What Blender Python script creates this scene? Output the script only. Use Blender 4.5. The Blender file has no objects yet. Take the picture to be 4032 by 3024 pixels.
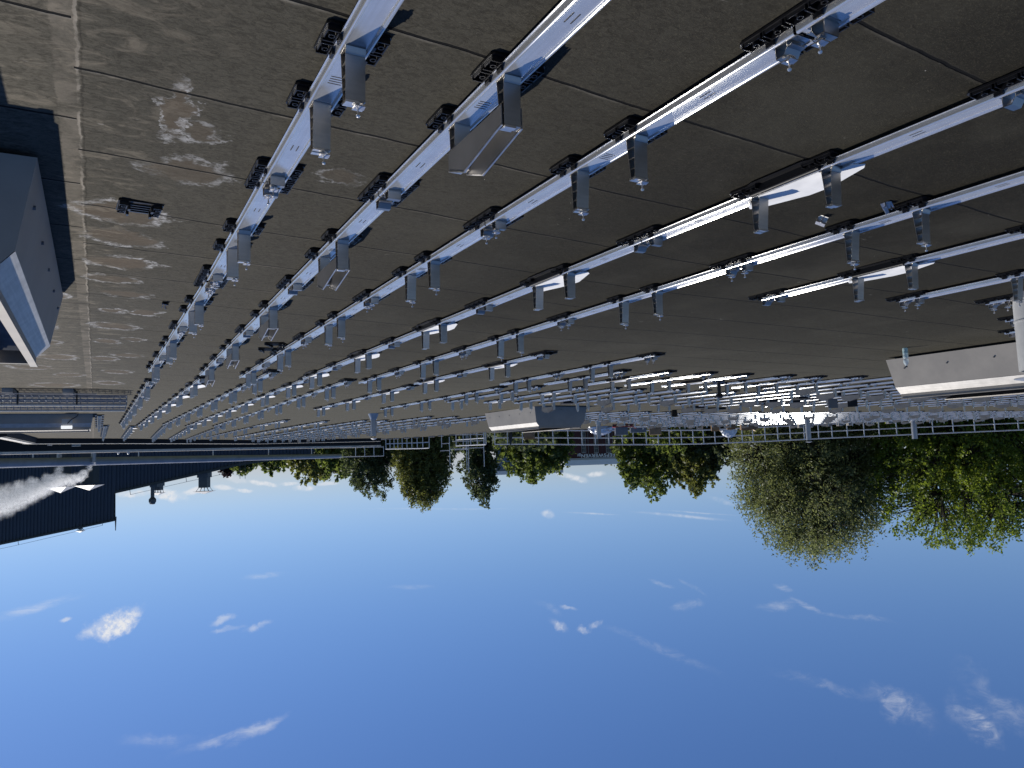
import bpy, math, random
import numpy as np
from mathutils import Vector, Matrix
random.seed(7); RNG=np.random.default_rng(11)
SC=bpy.context.scene; COL=SC.collection
# ---------------------------------------------------------------- camera (phone held upside down)
FPX,VPX,VPY,ROLL,EYE=2935.,376.,1846.,.035,1.6
def _cam():
    Y=Vector((VPX-2016,VPY-1512,FPX)).normalized(); d=Vector((1,-ROLL,0))
    n=Y.cross(d).normalized()
    if n[1]<0: n=-n
    X=Y.cross(n); return (X,Y,n)
CX,CY,CZ=_cam()
def ray(x,y):
    v=Vector((x-2016,y-1512,FPX)); return Vector((CX.dot(v),CY.dot(v),CZ.dot(v)))
def smooth(a,b,t):
    t=min(max((t-a)/(b-a),0),1); return t*t*(3-2*t)
def roofz(x,y=0):
    z=.035*min(max(-x,0),4.5)
    if x<-7: z+=min(.01*(-x-7),.12)
    return z*(1-.9*smooth(18,40,y)*(1-smooth(25,50,-x)))
def G(x,y,dz=0):
    z=0
    for _ in range(40):
        r=ray(x,y); t=(z+dz-EYE)/r[2]; px,py=r[0]*t,r[1]*t
        z=.5*z+.5*roofz(px,py)
    return Vector((px,py,z))
YAW=math.radians(29.25)
RU=Vector((math.cos(YAW),math.sin(YAW),0)); FV=Vector((-math.sin(YAW),math.cos(YAW),0))
def FP(x,y,V):            # pixel on the frontal plane at distance V -> (u, z)
    r=ray(x,y); t=V/r.dot(FV); return (r.dot(RU)*t, EYE+r[2]*t)
cam=bpy.data.cameras.new('camera'); camo=bpy.data.objects.new('camera',cam); COL.objects.link(camo)
mx=Vector((CX[0],CY[0],CZ[0])); my=-Vector((CX[1],CY[1],CZ[1])); mz=-Vector((CX[2],CY[2],CZ[2]))
m=Matrix((mx,my,mz)).transposed().to_4x4(); m.translation=(0,0,EYE); camo.matrix_world=m
cam.sensor_width=36; cam.lens=36*FPX/4032; cam.clip_start=.05; cam.clip_end=3000; SC.camera=camo
# ---------------------------------------------------------------- light
SUN=Vector((.27,.655,.705)).normalized()
sl=bpy.data.lights.new('sun','SUN'); sl.energy=4.4; sl.angle=math.radians(.5); sl.color=(1,.95,.87)
so=bpy.data.objects.new('sun',sl); COL.objects.link(so); so.rotation_euler=SUN.to_track_quat('Z','Y').to_euler()
SC.view_settings.view_transform='Standard'; SC.view_settings.look='None'; SC.view_settings.exposure=0.0; SC.view_settings.gamma=1
SC.cycles.max_bounces=6; SC.cycles.transparent_max_bounces=12; SC.cycles.volume_bounces=3
SC.cycles.use_denoising=True
W=bpy.data.worlds.new('World'); SC.world=W; W.use_nodes=True; wn=W.node_tree; wn.nodes.clear()
class NT:
    def __init__(s,nt): s.t=nt
    def n(s,ty,ins={},**kw):
        o=s.t.nodes.new(ty)
        for k,v in kw.items(): setattr(o,k,v)
        for k,v in ins.items():
            i=o.inputs[k]
            if hasattr(v,'bl_idname') and hasattr(v,'outputs'): s.t.links.new(v.outputs[0],i)
            elif isinstance(v,bpy.types.NodeSocket): s.t.links.new(v,i)
            else: i.default_value=v
        return o
    def m(s,op,a,b=0.,c=0.,clamp=False): return s.n('ShaderNodeMath',{0:a,1:b,2:c},operation=op,use_clamp=clamp)
    def vm(s,op,a,b=(0,0,0)): return s.n('ShaderNodeVectorMath',{0:a,1:b},operation=op)
    def mix(s,f,a,b,bt='MIX'):
        o=s.t.nodes.new('ShaderNodeMixRGB'); o.blend_type=bt
        for i,v in enumerate((f,a,b)):
            if isinstance(v,bpy.types.NodeSocket): s.t.links.new(v,o.inputs[i])
            elif hasattr(v,'outputs'): s.t.links.new(v.outputs[0],o.inputs[i])
            else: o.inputs[i].default_value=v if i==0 else (*v,1)
        return o
    def noise(s,vec,scale,det=4,rough=.55,dist=0.): 
        return s.n('ShaderNodeTexNoise',{'Vector':vec,'Scale':scale,'Detail':det,'Roughness':rough,'Distortion':dist})
    def ramp(s,f,a,b): return s.n('ShaderNodeMapRange',{'Value':f,'From Min':a,'From Max':b},interpolation_type='SMOOTHSTEP',clamp=True)
w=NT(wn)
sky=w.n('ShaderNodeTexSky',sky_type='NISHITA',sun_disc=False,sun_elevation=math.asin(SUN.z),sun_rotation=math.atan2(SUN.x,SUN.y),altitude=0,air_density=1.0,dust_density=.15,ozone_density=5)
tc=w.n('ShaderNodeTexCoord'); D=tc.outputs['Generated']
n1=w.noise(D,14,7,.62); n2=w.noise(D,60,6,.65)
nv=w.vm('SUBTRACT',n1.outputs['Color'],(.5,.5,.5))
n3=w.noise(w.n('ShaderNodeMapping',{'Vector':D,'Rotation':(.2,.1,.5),'Scale':(14,40,70)}).outputs[0],1,7,.7,1.2); ST=w.m('MULTIPLY',w.ramp(n3.outputs['Fac'],.34,.72),w.ramp(n1.outputs['Fac'],.30,.62))
def cloudmask(cx,cy,rx,ry,rot=0,warp=1.0,soft=(1.0,.2),streak=False,gain=1.0):
    c=ray(cx,cy).normalized()
    ex=(ray(cx+40,cy).normalized()-c).normalized(); ey=(ray(cx,cy+40).normalized()-c).normalized()
    ca,sa=math.cos(rot),math.sin(rot); e1=ex*ca+ey*sa; e2=ey*ca-ex*sa
    a=rx/FPX; b=ry/FPX
    sc=w.n('ShaderNodeVectorMath',{0:nv,'Scale':.10*warp*b/.03*.5+.012*warp},operation='SCALE')
    d=w.vm('ADD',D,sc)
    x=w.m('SUBTRACT',w.n('ShaderNodeVectorMath',{0:d,1:e1/a},operation='DOT_PRODUCT').outputs['Value'],c.dot(e1)/a)
    y=w.m('SUBTRACT',w.n('ShaderNodeVectorMath',{0:d,1:e2/b},operation='DOT_PRODUCT').outputs['Value'],c.dot(e2)/b)
    r=w.m('SQRT',w.m('ADD',w.m('MULTIPLY',x,x),w.m('MULTIPLY',y,y)))
    mk=w.ramp(r,soft[0],soft[1])
    tex=w.ramp(n2.outputs['Fac'],.40,.60) if not streak else ST
    mk=w.m('MULTIPLY',mk,w.m('MULTIPLY_ADD',tex,.62 if not streak else .92,.34 if not streak else .05))
    return w.m('MULTIPLY',mk,gain*(.95 if streak else 1.15))
CLOUDS=[ # cumulus  px,py,rx,ry,rot,warp,soft,streak,gain
 (445,2432,112,55,-.45,2.2,(1.05,.25),False,1.15),(255,2440,22,9,0,1,(1,.3),False,.5),(885,2440,50,20,-.3,2,(1,.2),False,.38),(905,2485,60,14,0,2,(1,.2),False,.34),(1010,2480,60,18,-.3,2,(1,.2),False,.38),
 (2190,2465,55,26,.4,2,(1,.2),False,.45),(2300,2478,30,14,0,2,(1,.2),False,.4),(2350,2462,30,12,-.4,2,(1,.2),False,.35),(2240,2390,45,10,0,2,(1,.2),False,.3),
 (2152,2027,28,22,0,1,(1,.3),False,.55),
 (2270,1885,50,18,.15,1,(1,.3),False,.8),(2215,1870,45,14,.1,1,(1,.3),False,.75),(2340,1865,50,14,0,1,(1,.3),False,.7),
 (660,1950,75,26,.2,1.5,(1,.35),False,.9),(760,1930,50,14,-.2,1.5,(1,.35),False,.7),(530,1945,55,16,.2,1.5,(1,.35),False,.75),(930,1890,45,16,.3,1.2,(1,.35),False,.7),(960,1935,40,10,.1,1.2,(1,.35),False,.7),(1010,1900,40,12,.2,1.2,(1,.35),False,.7),
 (1060,1905,45,12,.15,1.2,(1,.35),False,.7),(1200,1925,50,16,.1,1.2,(1,.35),False,.8),(1140,1905,45,9,.1,1.2,(1,.35),False,.6),(880,1925,50,12,.1,1.2,(1,.35),False,.6),(1290,1910,60,10,0,1.2,(1,.35),False,.5),(1300,1850,55,10,0,1.2,(1,.35),False,.5),
 # cirrus
 (1040,2265,90,15,.08,1,(1,.1),True,.55),(120,2395,170,22,-.12,1,(1,.1),True,.45),(640,2905,150,26,.22,1.5,(1,.1),True,.42),(860,2910,170,20,-.12,1.5,(1,.1),True,.5),(1010,2870,120,26,-.4,1.5,(1,.1),True,.42),
 (2700,2385,75,20,-.12,1.5,(1,.1),True,.55),(2730,2310,70,12,.6,1.5,(1,.1),True,.42),(2610,2290,70,12,.25,1.5,(1,.1),True,.4),(3060,2385,90,26,-.2,1.5,(1,.1),True,.36),(3170,2385,70,12,.4,1.5,(1,.1),True,.36),
 (3075,2315,45,14,.3,1.5,(1,.1),True,.36),(3370,2437,150,11,.0,1.5,(1,.1),True,.34),(3560,2775,140,60,.35,2,(1,.05),True,.55),(3810,2830,90,70,.9,2,(1,.05),True,.55),(3240,2700,190,30,.1,2,(1,.05),True,.25),(3900,2750,150,60,.9,2,(1,.05),True,.25),
 (2160,2390,70,20,.5,1.5,(1,.1),True,.25),(1620,2312,110,11,0,1,(1,.1),True,.22),(2325,2021,130,5,.02,.3,(1,.1),False,.35),(2680,2032,220,8,.06,.3,(1,.1),False,.35),(1720,2003,400,5,.02,.3,(1,.1),False,.16),(2750,2020,180,4,.03,.3,(1,.1),False,.22),(2850,1980,70,12,.3,1,(1,.1),True,.45),(2600,2560,300,22,.3,1,(1,.1),True,.18),(700,2640,200,30,.0,1,(1,.1),True,.0)]
acc=None
for c in CLOUDS:
    if c[-1]<=0: continue
    k=cloudmask(*c)
    acc=k if acc is None else w.m('ADD',w.m('SUBTRACT',acc,w.m('MULTIPLY',acc,k)),k)
skyg=w.mix(1.0,w.n('ShaderNodeHueSaturation',{'Saturation':1.1,'Value':1.0,'Color':sky}),(.99,1.02,1.25),'MULTIPLY')
zf=w.ramp(w.n('ShaderNodeSeparateXYZ',{0:D}).outputs[2],.16,.0)
skyg=w.mix(zf,skyg,w.mix(1.0,skyg,(.90,.98,1.16),'MULTIPLY'))
cm=w.mix(acc,skyg,(11.2,11.4,11.9))
bg=w.n('ShaderNodeBackground',{'Color':cm,'Strength':.07})
w.n('ShaderNodeOutputWorld',{'Surface':bg})
# ---------------------------------------------------------------- helpers
class MB:
    def __init__(s): s.v=[]; s.f=[]
    def add(s,vs,fs):
        o=len(s.v); s.v+= [tuple(v) for v in vs]; s.f+=[tuple(i+o for i in f) for f in fs]; return s
    def box(s,x0,x1,y0,y1,z0,z1):
        return s.add([(x0,y0,z0),(x1,y0,z0),(x1,y1,z0),(x0,y1,z0),(x0,y0,z1),(x1,y0,z1),(x1,y1,z1),(x0,y1,z1)],
          [(3,2,1,0),(4,5,6,7),(0,1,5,4),(1,2,6,5),(2,3,7,6),(3,0,4,7)])
    def prismX(s,pts,x0,x1): # pts (y,z)
        n=len(pts); return s.add([(x0,a,b) for a,b in pts]+[(x1,a,b) for a,b in pts],
          [tuple(range(n))[::-1],tuple(range(n,2*n))]+[(i,(i+1)%n,n+(i+1)%n,n+i) for i in range(n)])
    def prismY(s,pts,y0,y1,cap=True): # pts (x,z)
        n=len(pts); return s.add([(a,y0,b) for a,b in pts]+[(a,y1,b) for a,b in pts],
          ([tuple(range(n)),tuple(range(n,2*n))[::-1]] if cap else [])+[(i,n+i,n+(i+1)%n,(i+1)%n) for i in range(n)])
    def prismZ(s,pts,z0,z1):
        n=len(pts); return s.add([(a,b,z0) for a,b in pts]+[(a,b,z1) for a,b in pts],
          [tuple(range(n))[::-1],tuple(range(n,2*n))]+[(i,(i+1)%n,n+(i+1)%n,n+i) for i in range(n)])
    def bar(s,a,b,r,n=6,r2=None):
        a=Vector(a);b=Vector(b); r2=r if r2 is None else r2
        z=(b-a).normalized(); x=z.orthogonal().normalized(); y=z.cross(x)
        vs=[];
        for p,q in ((a,r),(b,r2)):
            for i in range(n):
                t=2*math.pi*i/n; vs.append(p+(x*math.cos(t)+y*math.sin(t))*q)
        return s.add(vs,[tuple(range(n))[::-1],tuple(range(n,2*n))]+[(i,(i+1)%n,n+(i+1)%n,n+i) for i in range(n)])
    def lathe(s,prof,n=20,c=(0,0)): # prof (r,z)
        vs=[];fs=[];k=len(prof)
        for r,z in prof:
            for i in range(n):
                t=2*math.pi*i/n; vs.append((c[0]+r*math.cos(t),c[1]+r*math.sin(t),z))
        for j in range(k-1):
            for i in range(n): fs.append((j*n+i,j*n+(i+1)%n,(j+1)*n+(i+1)%n,(j+1)*n+i))
        fs.append(tuple(range(n))[::-1]); fs.append(tuple(range((k-1)*n,k*n)))
        return s.add(vs,fs)
    def mesh(s,name,mat,smooth=False,bevel=0):
        me=bpy.data.meshes.new(name); me.from_pydata(s.v,[],s.f); me.materials.append(mat)
        if smooth:
            me.polygons.foreach_set('use_smooth',[True]*len(me.polygons))
            try: me.set_sharp_from_angle(angle=math.radians(35))
            except Exception: pass
        me.update(); return me
    def build(s,name,mat,parent=None,smooth=False,loc=None,rz=0,bevel=0):
        o=bpy.data.objects.new(name,s.mesh(name,mat,smooth)); COL.objects.link(o)
        if parent is not None: o.parent=parent
        if loc is not None: o.location=loc
        if rz: o.rotation_euler.z=rz
        if bevel:
            b=o.modifiers.new('bevel','BEVEL'); b.width=bevel; b.segments=2; b.limit_method='ANGLE'
        return o
def tag(o,label,cat,group=None,kind=None):
    if label: o['label']=label
    if cat: o['category']=cat
    if group: o['group']=group
    if kind: o['kind']=kind
    return o
def thing(name,label,cat,loc,rz=0,group=None):
    o=bpy.data.objects.new(name,None); COL.objects.link(o); o.empty_display_size=.1
    o.location=loc; o.rotation_euler=(0,0,rz); return tag(o,label,cat,group)
def inst(name,me,parent=None,loc=(0,0,0),rz=0,scale=None):
    o=bpy.data.objects.new(name,me); COL.objects.link(o)
    if parent is not None: o.parent=parent
    o.location=loc; o.rotation_euler=(0,0,rz)
    if scale: o.scale=scale
    return o
# ---------------------------------------------------------------- materials
def mat(name):
    m=bpy.data.materials.new(name); m.use_nodes=True; m.node_tree.nodes.clear(); return m,NT(m.node_tree)
def princ(t,**kw):
    ins={k.replace('_',' '):v for k,v in kw.items()}
    p=t.n('ShaderNodeBsdfPrincipled',ins); t.n('ShaderNodeOutputMaterial',{'Surface':p}); return p
def simple(name,col,rough=.6,metal=0.,var=.15,scale=6.,bump=0.,spec=.5):
    m,t=mat(name); c=t.n('ShaderNodeTexCoord').outputs['Object']
    n=t.noise(c,scale,5,.6); f=t.ramp(n.outputs['Fac'],.3,.7)
    a=tuple(x*(1-var) for x in col); b=tuple(min(1,x*(1+var)) for x in col)
    cc=t.mix(f,a,b); r=t.n('ShaderNodeMapRange',{'Value':n.outputs['Fac'],'To Min':max(.02,rough-.1),'To Max':min(1,rough+.1)})
    kw=dict(Base_Color=cc.outputs[0],Roughness=r.outputs[0],Metallic=metal)
    kw['Specular IOR Level']=spec
    if bump: kw['Normal']=t.n('ShaderNodeBump',{'Height':n.outputs['Fac'],'Strength':bump,'Distance':.02}).outputs[0]
    princ(t,**kw); return m
def metal_along(name,col,rough,aniso,axis='Y',var=.06,metal=1.0,scr=(60,2,60)):
    m,t=mat(name); c=t.n('ShaderNodeTexCoord').outputs['Object']
    mp=t.n('ShaderNodeMapping',{'Vector':c,'Scale':scr}); n=t.noise(mp.outputs[0],1,5,.6); n2=t.noise(c,9,4,.6)
    f=t.m('ADD',t.m('MULTIPLY',n.outputs['Fac'],.5),t.m('MULTIPLY',n2.outputs['Fac'],.5))
    cc=t.mix(t.ramp(f,.35,.65),tuple(x*(1-var*1.5) for x in col),tuple(min(1,x*(1+var)) for x in col))
    r=t.n('ShaderNodeMapRange',{'Value':n2.outputs['Fac'],'To Min':rough-.02,'To Max':rough+.03})
    tg=t.n('ShaderNodeTangent',direction_type='RADIAL',axis=axis)
    princ(t,Base_Color=cc.outputs[0],Roughness=r.outputs[0],Metallic=metal,Anisotropic=aniso,Tangent=tg.outputs[0]); return m
def rolled(name,col,dif,fac,rough=.26,an=-.55):     # rolled zinc: narrow glint along the rail, wide across it
    m,t=mat(name); c=t.n('ShaderNodeTexCoord').outputs['Object']
    n=t.noise(t.n('ShaderNodeMapping',{'Vector':c,'Scale':(70,1.5,70)}).outputs[0],1,4,.6); n2=t.noise(c,11,5,.65)
    f=t.ramp(t.m('ADD',t.m('MULTIPLY',n.outputs['Fac'],.45),t.m('MULTIPLY',n2.outputs['Fac'],.55)),.36,.64)
    tg=t.n('ShaderNodeTangent',direction_type='RADIAL',axis='Y')
    g=t.n('ShaderNodeBsdfAnisotropic',{'Color':t.mix(f,tuple(x*.86 for x in col),col).outputs[0],'Roughness':rough,'Anisotropy':an,'Tangent':tg.outputs[0]},distribution='BECKMANN')
    d=t.n('ShaderNodeBsdfDiffuse',{'Color':t.mix(f,tuple(x*.88 for x in dif),dif).outputs[0]})
    t.n('ShaderNodeOutputMaterial',{'Surface':t.n('ShaderNodeMixShader',{0:fac,1:d,2:g})}); return m
M={}
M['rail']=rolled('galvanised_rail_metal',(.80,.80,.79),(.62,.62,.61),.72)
M['railfar']=rolled('dimmed_rail_metal',(.50,.52,.54),(.40,.41,.42),.55,.22,-.55)  # darker copy of the rail metal, dims the sun glare on far runs
M['alu']=metal_along('bracket_aluminium',(.45,.425,.39),.36,.4,'X',scr=(4,40,60))
M['aluL']=simple('clamp_aluminium',(.70,.68,.65),.34,1.,.05,20)
M['rubber']=simple('black_plastic',(.006,.006,.007),.32,0,.3,30,spec=.5)
M['flap']=simple('black_bent_sheet',(.004,.004,.005),.45,0,.2,8,spec=.25)
M['plate']=simple('grey_sheet_metal',(.20,.195,.19),.42,.6,.12,4)
M['white']=simple('raw_zinc_sheet',(.80,.79,.76),.55,.15,.05,12)
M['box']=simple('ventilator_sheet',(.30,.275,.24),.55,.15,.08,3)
M['boxlit']=metal_along('ventilator_lit_trim',(.47,.45,.42),.5,.3,'Y',.12,.15)  # paler than the panels: light on the sloped faces put into the colour
M['boxdark']=simple('louvre_metal',(.16,.17,.18),.4,.7,.2,6)
M['pipe']=simple('flue_steel',(.42,.43,.44),.42,.55,.08,5)
M['pipelt']=simple('white_flue_coating',(.42,.42,.41),.5,.1,.08,7)
M['black']=simple('bitumen_upstand',(.010,.010,.011),.75,0,.35,3)
M['cap']=simple('parapet_capping',(.58,.54,.46),.6,0,.12,2)
M['fence']=simple('galvanised_tube',(.72,.72,.71),.4,.35,.06,3)
M['block']=simple('concrete_block',(.34,.32,.29),.85,0,.2,8,.2)
M['card']=simple('brown_cardboard',(.30,.20,.12),.85,0,.15,5)
M['red']=simple('red_paint',(.42,.03,.02),.45,0,.15,8)
M['foil']=simple('silver_foil',(.80,.80,.80),.25,.45,.05,6)
M['plastic']=simple('clear_wrap',(.70,.72,.73),.25,.1,.1,9)
M['junction']=simple('grey_enclosure',(.16,.18,.21),.5,.3,.1,8)
M['lamp']=simple('white_lamp_cover',(.85,.85,.82),.4,0,.03,8)
m,tt=mat('lit_lamp_cover'); princ(tt,Base_Color=(.9,.9,.86,1),Roughness=.4,Emission_Color=(1,1,.96,1),Emission_Strength=.8); M['lamp']=m
M['cable']=simple('black_cable',(.01,.01,.01),.5)
M['tray']=simple('tray_steel',(.30,.32,.35),.4,.9,.1,6)
M['navy']=simple('navy_cladding',(.032,.052,.088),.55,.1,.12,.4)
M['navy_trim']=simple('verge_trim',(.05,.06,.065),.5,.4,.1,1)
M['duct']=simple('insulated_duct',(.30,.31,.33),.45,.15,.12,1.2)
M['ductlt']=simple('light_duct_collar',(.55,.57,.6),.45,.4,.05,2)
M['cone']=simple('white_rain_cap',(.55,.54,.51),.5,.0,.05,3)
M['chim']=simple('dark_flue_box',(.05,.058,.066),.6,.3,.12,2)
M['vent']=simple('roof_exhaust',(.10,.115,.12),.5,.4,.12,2)
M['brickred']=simple('oxblood_cladding',(.075,.020,.018),.7,0,.12,1)
M['lettering']=simple('pale_letter',(.95,.92,.88),.6,0,.03,3)
M['winframe']=simple('cream_frame',(.45,.43,.38),.6,0,.05,3)
M['glass']=simple('dark_glass',(.02,.022,.025),.1,0,.2,2)
M['fascia']=simple('pale_fascia',(.50,.50,.49),.6,0,.05,1)
M['whitefascia']=simple('white_fascia',(.88,.88,.87),.5,0,.03,1)
M['shed']=simple('blue_grey_shed',(.16,.20,.26),.6,0,.1,1)
M['shedblue']=simple('blue_strip',(.03,.10,.32),.5,0,.1,1)
M['bark']=simple('bark',(.035,.028,.02),.9,0,.3,5)
M['ground']=simple('grass_and_gravel',(.06,.075,.035),.95,0,.4,.08)
M['stripe']=simple('mint_strip',(.1,.35,.28),.5)
def slat(name,col,per,axis=0):
    m,t=mat(name); c=t.n('ShaderNodeTexCoord').outputs['Object']; s=t.n('ShaderNodeSeparateXYZ',{0:c})
    wv=t.m('SINE',t.m('MULTIPLY',s.outputs[axis],2*math.pi/per)); n=t.noise(c,.5,4)
    cc=t.mix(t.ramp(n.outputs['Fac'],.3,.7),tuple(x*.85 for x in col),tuple(x*1.15 for x in col))
    b=t.n('ShaderNodeBump',{'Height':wv,'Strength':1.,'Distance':.06}); princ(t,Base_Color=cc.outputs[0],Roughness=.5,Normal=b.outputs[0]); return m
def leafmat(name,a,b,tr):
    m,t=mat(name); g=t.n('ShaderNodeNewGeometry'); n=t.noise(t.n('ShaderNodeTexCoord').outputs['Object'],.5,3)
    f=t.m('ADD',t.m('MULTIPLY',g.outputs['Random Per Island'],.6),t.m('MULTIPLY',n.outputs['Fac'],.5))
    c=t.mix(t.ramp(f,.2,.9),a,b)
    p=t.n('ShaderNodeBsdfPrincipled',{'Base Color':c.outputs[0],'Roughness':.5}); tl=t.n('ShaderNodeBsdfTranslucent',{'Color':t.mix(.5,c,tr).outputs[0]})
    x=t.n('ShaderNodeMixShader',{0:.5,1:p.outputs[0],2:tl.outputs[0]}); t.n('ShaderNodeOutputMaterial',{'Surface':x}); return m
LEAF={'dark':leafmat('leaf_dark',(.042,.06,.026),(.14,.17,.075),(.21,.26,.09)),
 'olive':leafmat('leaf_olive',(.064,.078,.02),(.23,.24,.065),(.37,.39,.09)),
 'green':leafmat('leaf_green',(.045,.068,.017),(.175,.22,.052),(.32,.40,.07)),
 'willow':leafmat('leaf_willow',(.10,.118,.042),(.29,.315,.135),(.38,.42,.13)),
 'maple':leafmat('leaf_maple',(.06,.095,.014),(.22,.285,.04),(.42,.53,.05)),
 'purple':leafmat('leaf_purple',(.02,.012,.012),(.05,.03,.03),(.06,.03,.03))}
# roof membrane ------------------------------------------------
def roofmat():
    m,t=mat('bitumen_membrane'); c=t.n('ShaderNodeTexCoord').outputs['Object']
    s=t.n('ShaderNodeSeparateXYZ',{0:c}); X,Y=s.outputs[0],s.outputs[1]
    fine=t.noise(c,170,6,.75); mid=t.noise(t.n('ShaderNodeMapping',{'Vector':c,'Scale':(1,1.7,1)}).outputs[0],21,8,.76,1.3); big=t.noise(c,.8,6,.65); fib=t.noise(t.n('ShaderNodeMapping',{'Vector':c,'Scale':(1,1.7,1),'Rotation':(0,0,.5)}).outputs[0],48,6,.7,2.5)
    big2=t.noise(c,3.3,5,.65,.6)
    near=t.ramp(X,-3.8,.4)           # the membrane weathers paler towards the gutter line
    far=t.ramp(t.m('SUBTRACT',t.m('MULTIPLY',Y,1.),t.m('MULTIPLY',X,.55)),4.5,24)  # brightening at grazing view over distance, painted into the membrane colour
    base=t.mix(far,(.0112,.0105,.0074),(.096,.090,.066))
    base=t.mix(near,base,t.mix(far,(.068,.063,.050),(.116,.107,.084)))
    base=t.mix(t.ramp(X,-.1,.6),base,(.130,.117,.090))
    base=t.mix(t.m('MULTIPLY',t.ramp(mid.outputs['Fac'],.40,.64),.58),base,(.011,.0095,.0075),'MIX')
    base=t.mix(t.m('MULTIPLY',t.ramp(fib.outputs['Fac'],.50,.66),.22),base,(.14,.125,.085),'MIX')
    base=t.mix(t.m('MULTIPLY',t.ramp(big.outputs['Fac'],.45,.7),.22),base,(.080,.075,.058),'MIX')
    # seams across the rails
    wob=t.noise(c,.9,3,.5); wb=t.m('MULTIPLY',t.m('SUBTRACT',wob.outputs['Fac'],.5),.10)
    wob2=t.noise(c,14,3,.6); wb=t.m('ADD',wb,t.m('MULTIPLY',t.m('SUBTRACT',wob2.outputs['Fac'],.5),.010))
    side=t.m('GREATER_THAN',X,.10)
    yy=t.m('ADD',t.m('ADD',Y,wb),t.m('ADD',t.m('MULTIPLY',side,.38),t.m('MULTIPLY',X,.030)))
    q=t.m('DIVIDE',t.m('SUBTRACT',yy,2.43),.885); fr=t.m('FRACT',q); ds=t.m('MULTIPLY',t.m('MINIMUM',fr,t.m('SUBTRACT',1.,fr)),.885)
    dline=t.ramp(ds,.0115,.0055); 
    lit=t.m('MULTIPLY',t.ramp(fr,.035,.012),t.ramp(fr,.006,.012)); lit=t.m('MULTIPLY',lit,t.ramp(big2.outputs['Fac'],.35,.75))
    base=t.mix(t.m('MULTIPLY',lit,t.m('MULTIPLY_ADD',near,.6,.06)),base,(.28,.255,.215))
    # long lap along the gutter
    xl=t.m('ADD',X,t.m('MULTIPLY',t.m('SUBTRACT',t.noise(c,5,4,.7).outputs['Fac'],.5),.05)); xd=t.m('ABSOLUTE',t.m('SUBTRACT',xl,.09))
    base=t.mix(t.m('MULTIPLY',t.m('MULTIPLY',t.ramp(xd,.008,.003),t.ramp(big2.outputs['Fac'],.38,.62)),.62),base,(.40,.36,.30))
    base=t.mix(t.m('MULTIPLY',t.ramp(t.m('ABSOLUTE',t.m('SUBTRACT',xl,.075)),.006,.002),.5),base,(.02,.017,.013))
    strip=t.m('MULTIPLY',t.ramp(t.m('ABSOLUTE',t.m('SUBTRACT',xl,.13)),.045,.035),t.m('MULTIPLY',t.ramp(big2.outputs['Fac'],.35,.6),.5))
    base=t.mix(strip,base,(.20,.175,.14))
    # mineral rings where puddles dried
    dw=t.noise(c,4.5,5,.7); dn=t.noise(c,26,5,.7)
    dv=t.vm('SUBTRACT',dw.outputs['Color'],(.5,.5,.5)); dv2=t.n('ShaderNodeVectorMath',{0:dv,'Scale':.38},operation='SCALE'); p=t.vm('ADD',c,dv2)
    rings=None; fills=None
    RP=[(-.42,4.25,.22,.20,.6),(-.30,3.55,.06,.34,.8),(-.42,3.7,.10,.12,.5),(-.12,5.15,.28,.22,.9),(-.15,5.75,.24,.20,.9),(-.16,6.45,.26,.20,1.),(-.10,7.05,.2,.16,.8),(-.22,7.62,.22,.17,.9),(-.12,8.5,.13,.12,.9),(-.42,8.45,.14,.16,.9),
        (-.15,9.4,.24,.24,.8),(-.40,10.3,.15,.15,.8),(-.1,10.6,.16,.2,.9),(-.38,11.8,.2,.22,.8),(-.08,12.3,.2,.25,.8),(-.3,13.9,.22,.3,.9),(.48,7.9,.26,.22,1.2),(.55,9.6,.2,.25,.8),(.6,10.9,.22,.22,.9),(.5,12.3,.25,.3,.9),(.9,13.6,.3,.3,.9),(.4,14.6,.22,.3,.8),(-.2,15.8,.24,.35,.9),(.7,16.4,.4,.4,.9),(-.1,19,.3,.5,.7),(-1.15,3.95,.16,.10,.4),(1.2,2.55,.35,.25,1.),(1.9,15.2,.4,.35,.9)]
    for (cx,cy,rx,ry,g) in RP:
        d=t.vm('LENGTH',t.vm('MULTIPLY',t.vm('SUBTRACT',p,(cx,cy,0)),(1/rx,1/ry,0))).outputs['Value']
        rg=t.m('MULTIPLY',t.m('MULTIPLY',t.ramp(d,.70,.93),t.ramp(d,1.16,1.0)),g); fl=t.m('MULTIPLY',t.ramp(d,1.05,.6),g)
        rings=rg if rings is None else t.m('MAXIMUM',rings,rg); fills=fl if fills is None else t.m('MAXIMUM',fills,fl)
    base=t.mix(t.m('MULTIPLY',fills,t.m('MULTIPLY_ADD',big2.outputs['Fac'],.7,.05)),base,(.135,.100,.070))
    base=t.mix(t.m('MULTIPLY',rings,t.m('MULTIPLY',t.m('MULTIPLY',t.ramp(dn.outputs['Fac'],.36,.62),t.ramp(t.noise(c,2.6,4,.6).outputs['Fac'],.40,.54)),.72)),base,(.48,.48,.48))
    halo=t.m('MULTIPLY',t.m('MULTIPLY',t.ramp(t.noise(t.n('ShaderNodeMapping',{'Vector':c,'Scale':(1,1.8,1)}).outputs[0],4.2,7,.68,1.2).outputs['Fac'],.50,.68),t.ramp(X,-.6,.05)),.42)
    base=t.mix(halo,base,(.25,.215,.165))
    # pale scuffs and grit
    v=t.n('ShaderNodeTexVoronoi',{'Vector':c,'Scale':7.}); base=t.mix(t.m('MULTIPLY',t.ramp(v.outputs['Distance'],.022,.014),.8),base,(.5,.48,.44))
    sc=t.noise(t.n('ShaderNodeMapping',{'Vector':c,'Scale':(2.2,4,1)}).outputs[0],2.1,7,.75,1.5)
    base=t.mix(t.m('MULTIPLY',t.ramp(sc.outputs['Fac'],.66,.72),.35),base,(.30,.29,.27))
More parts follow.
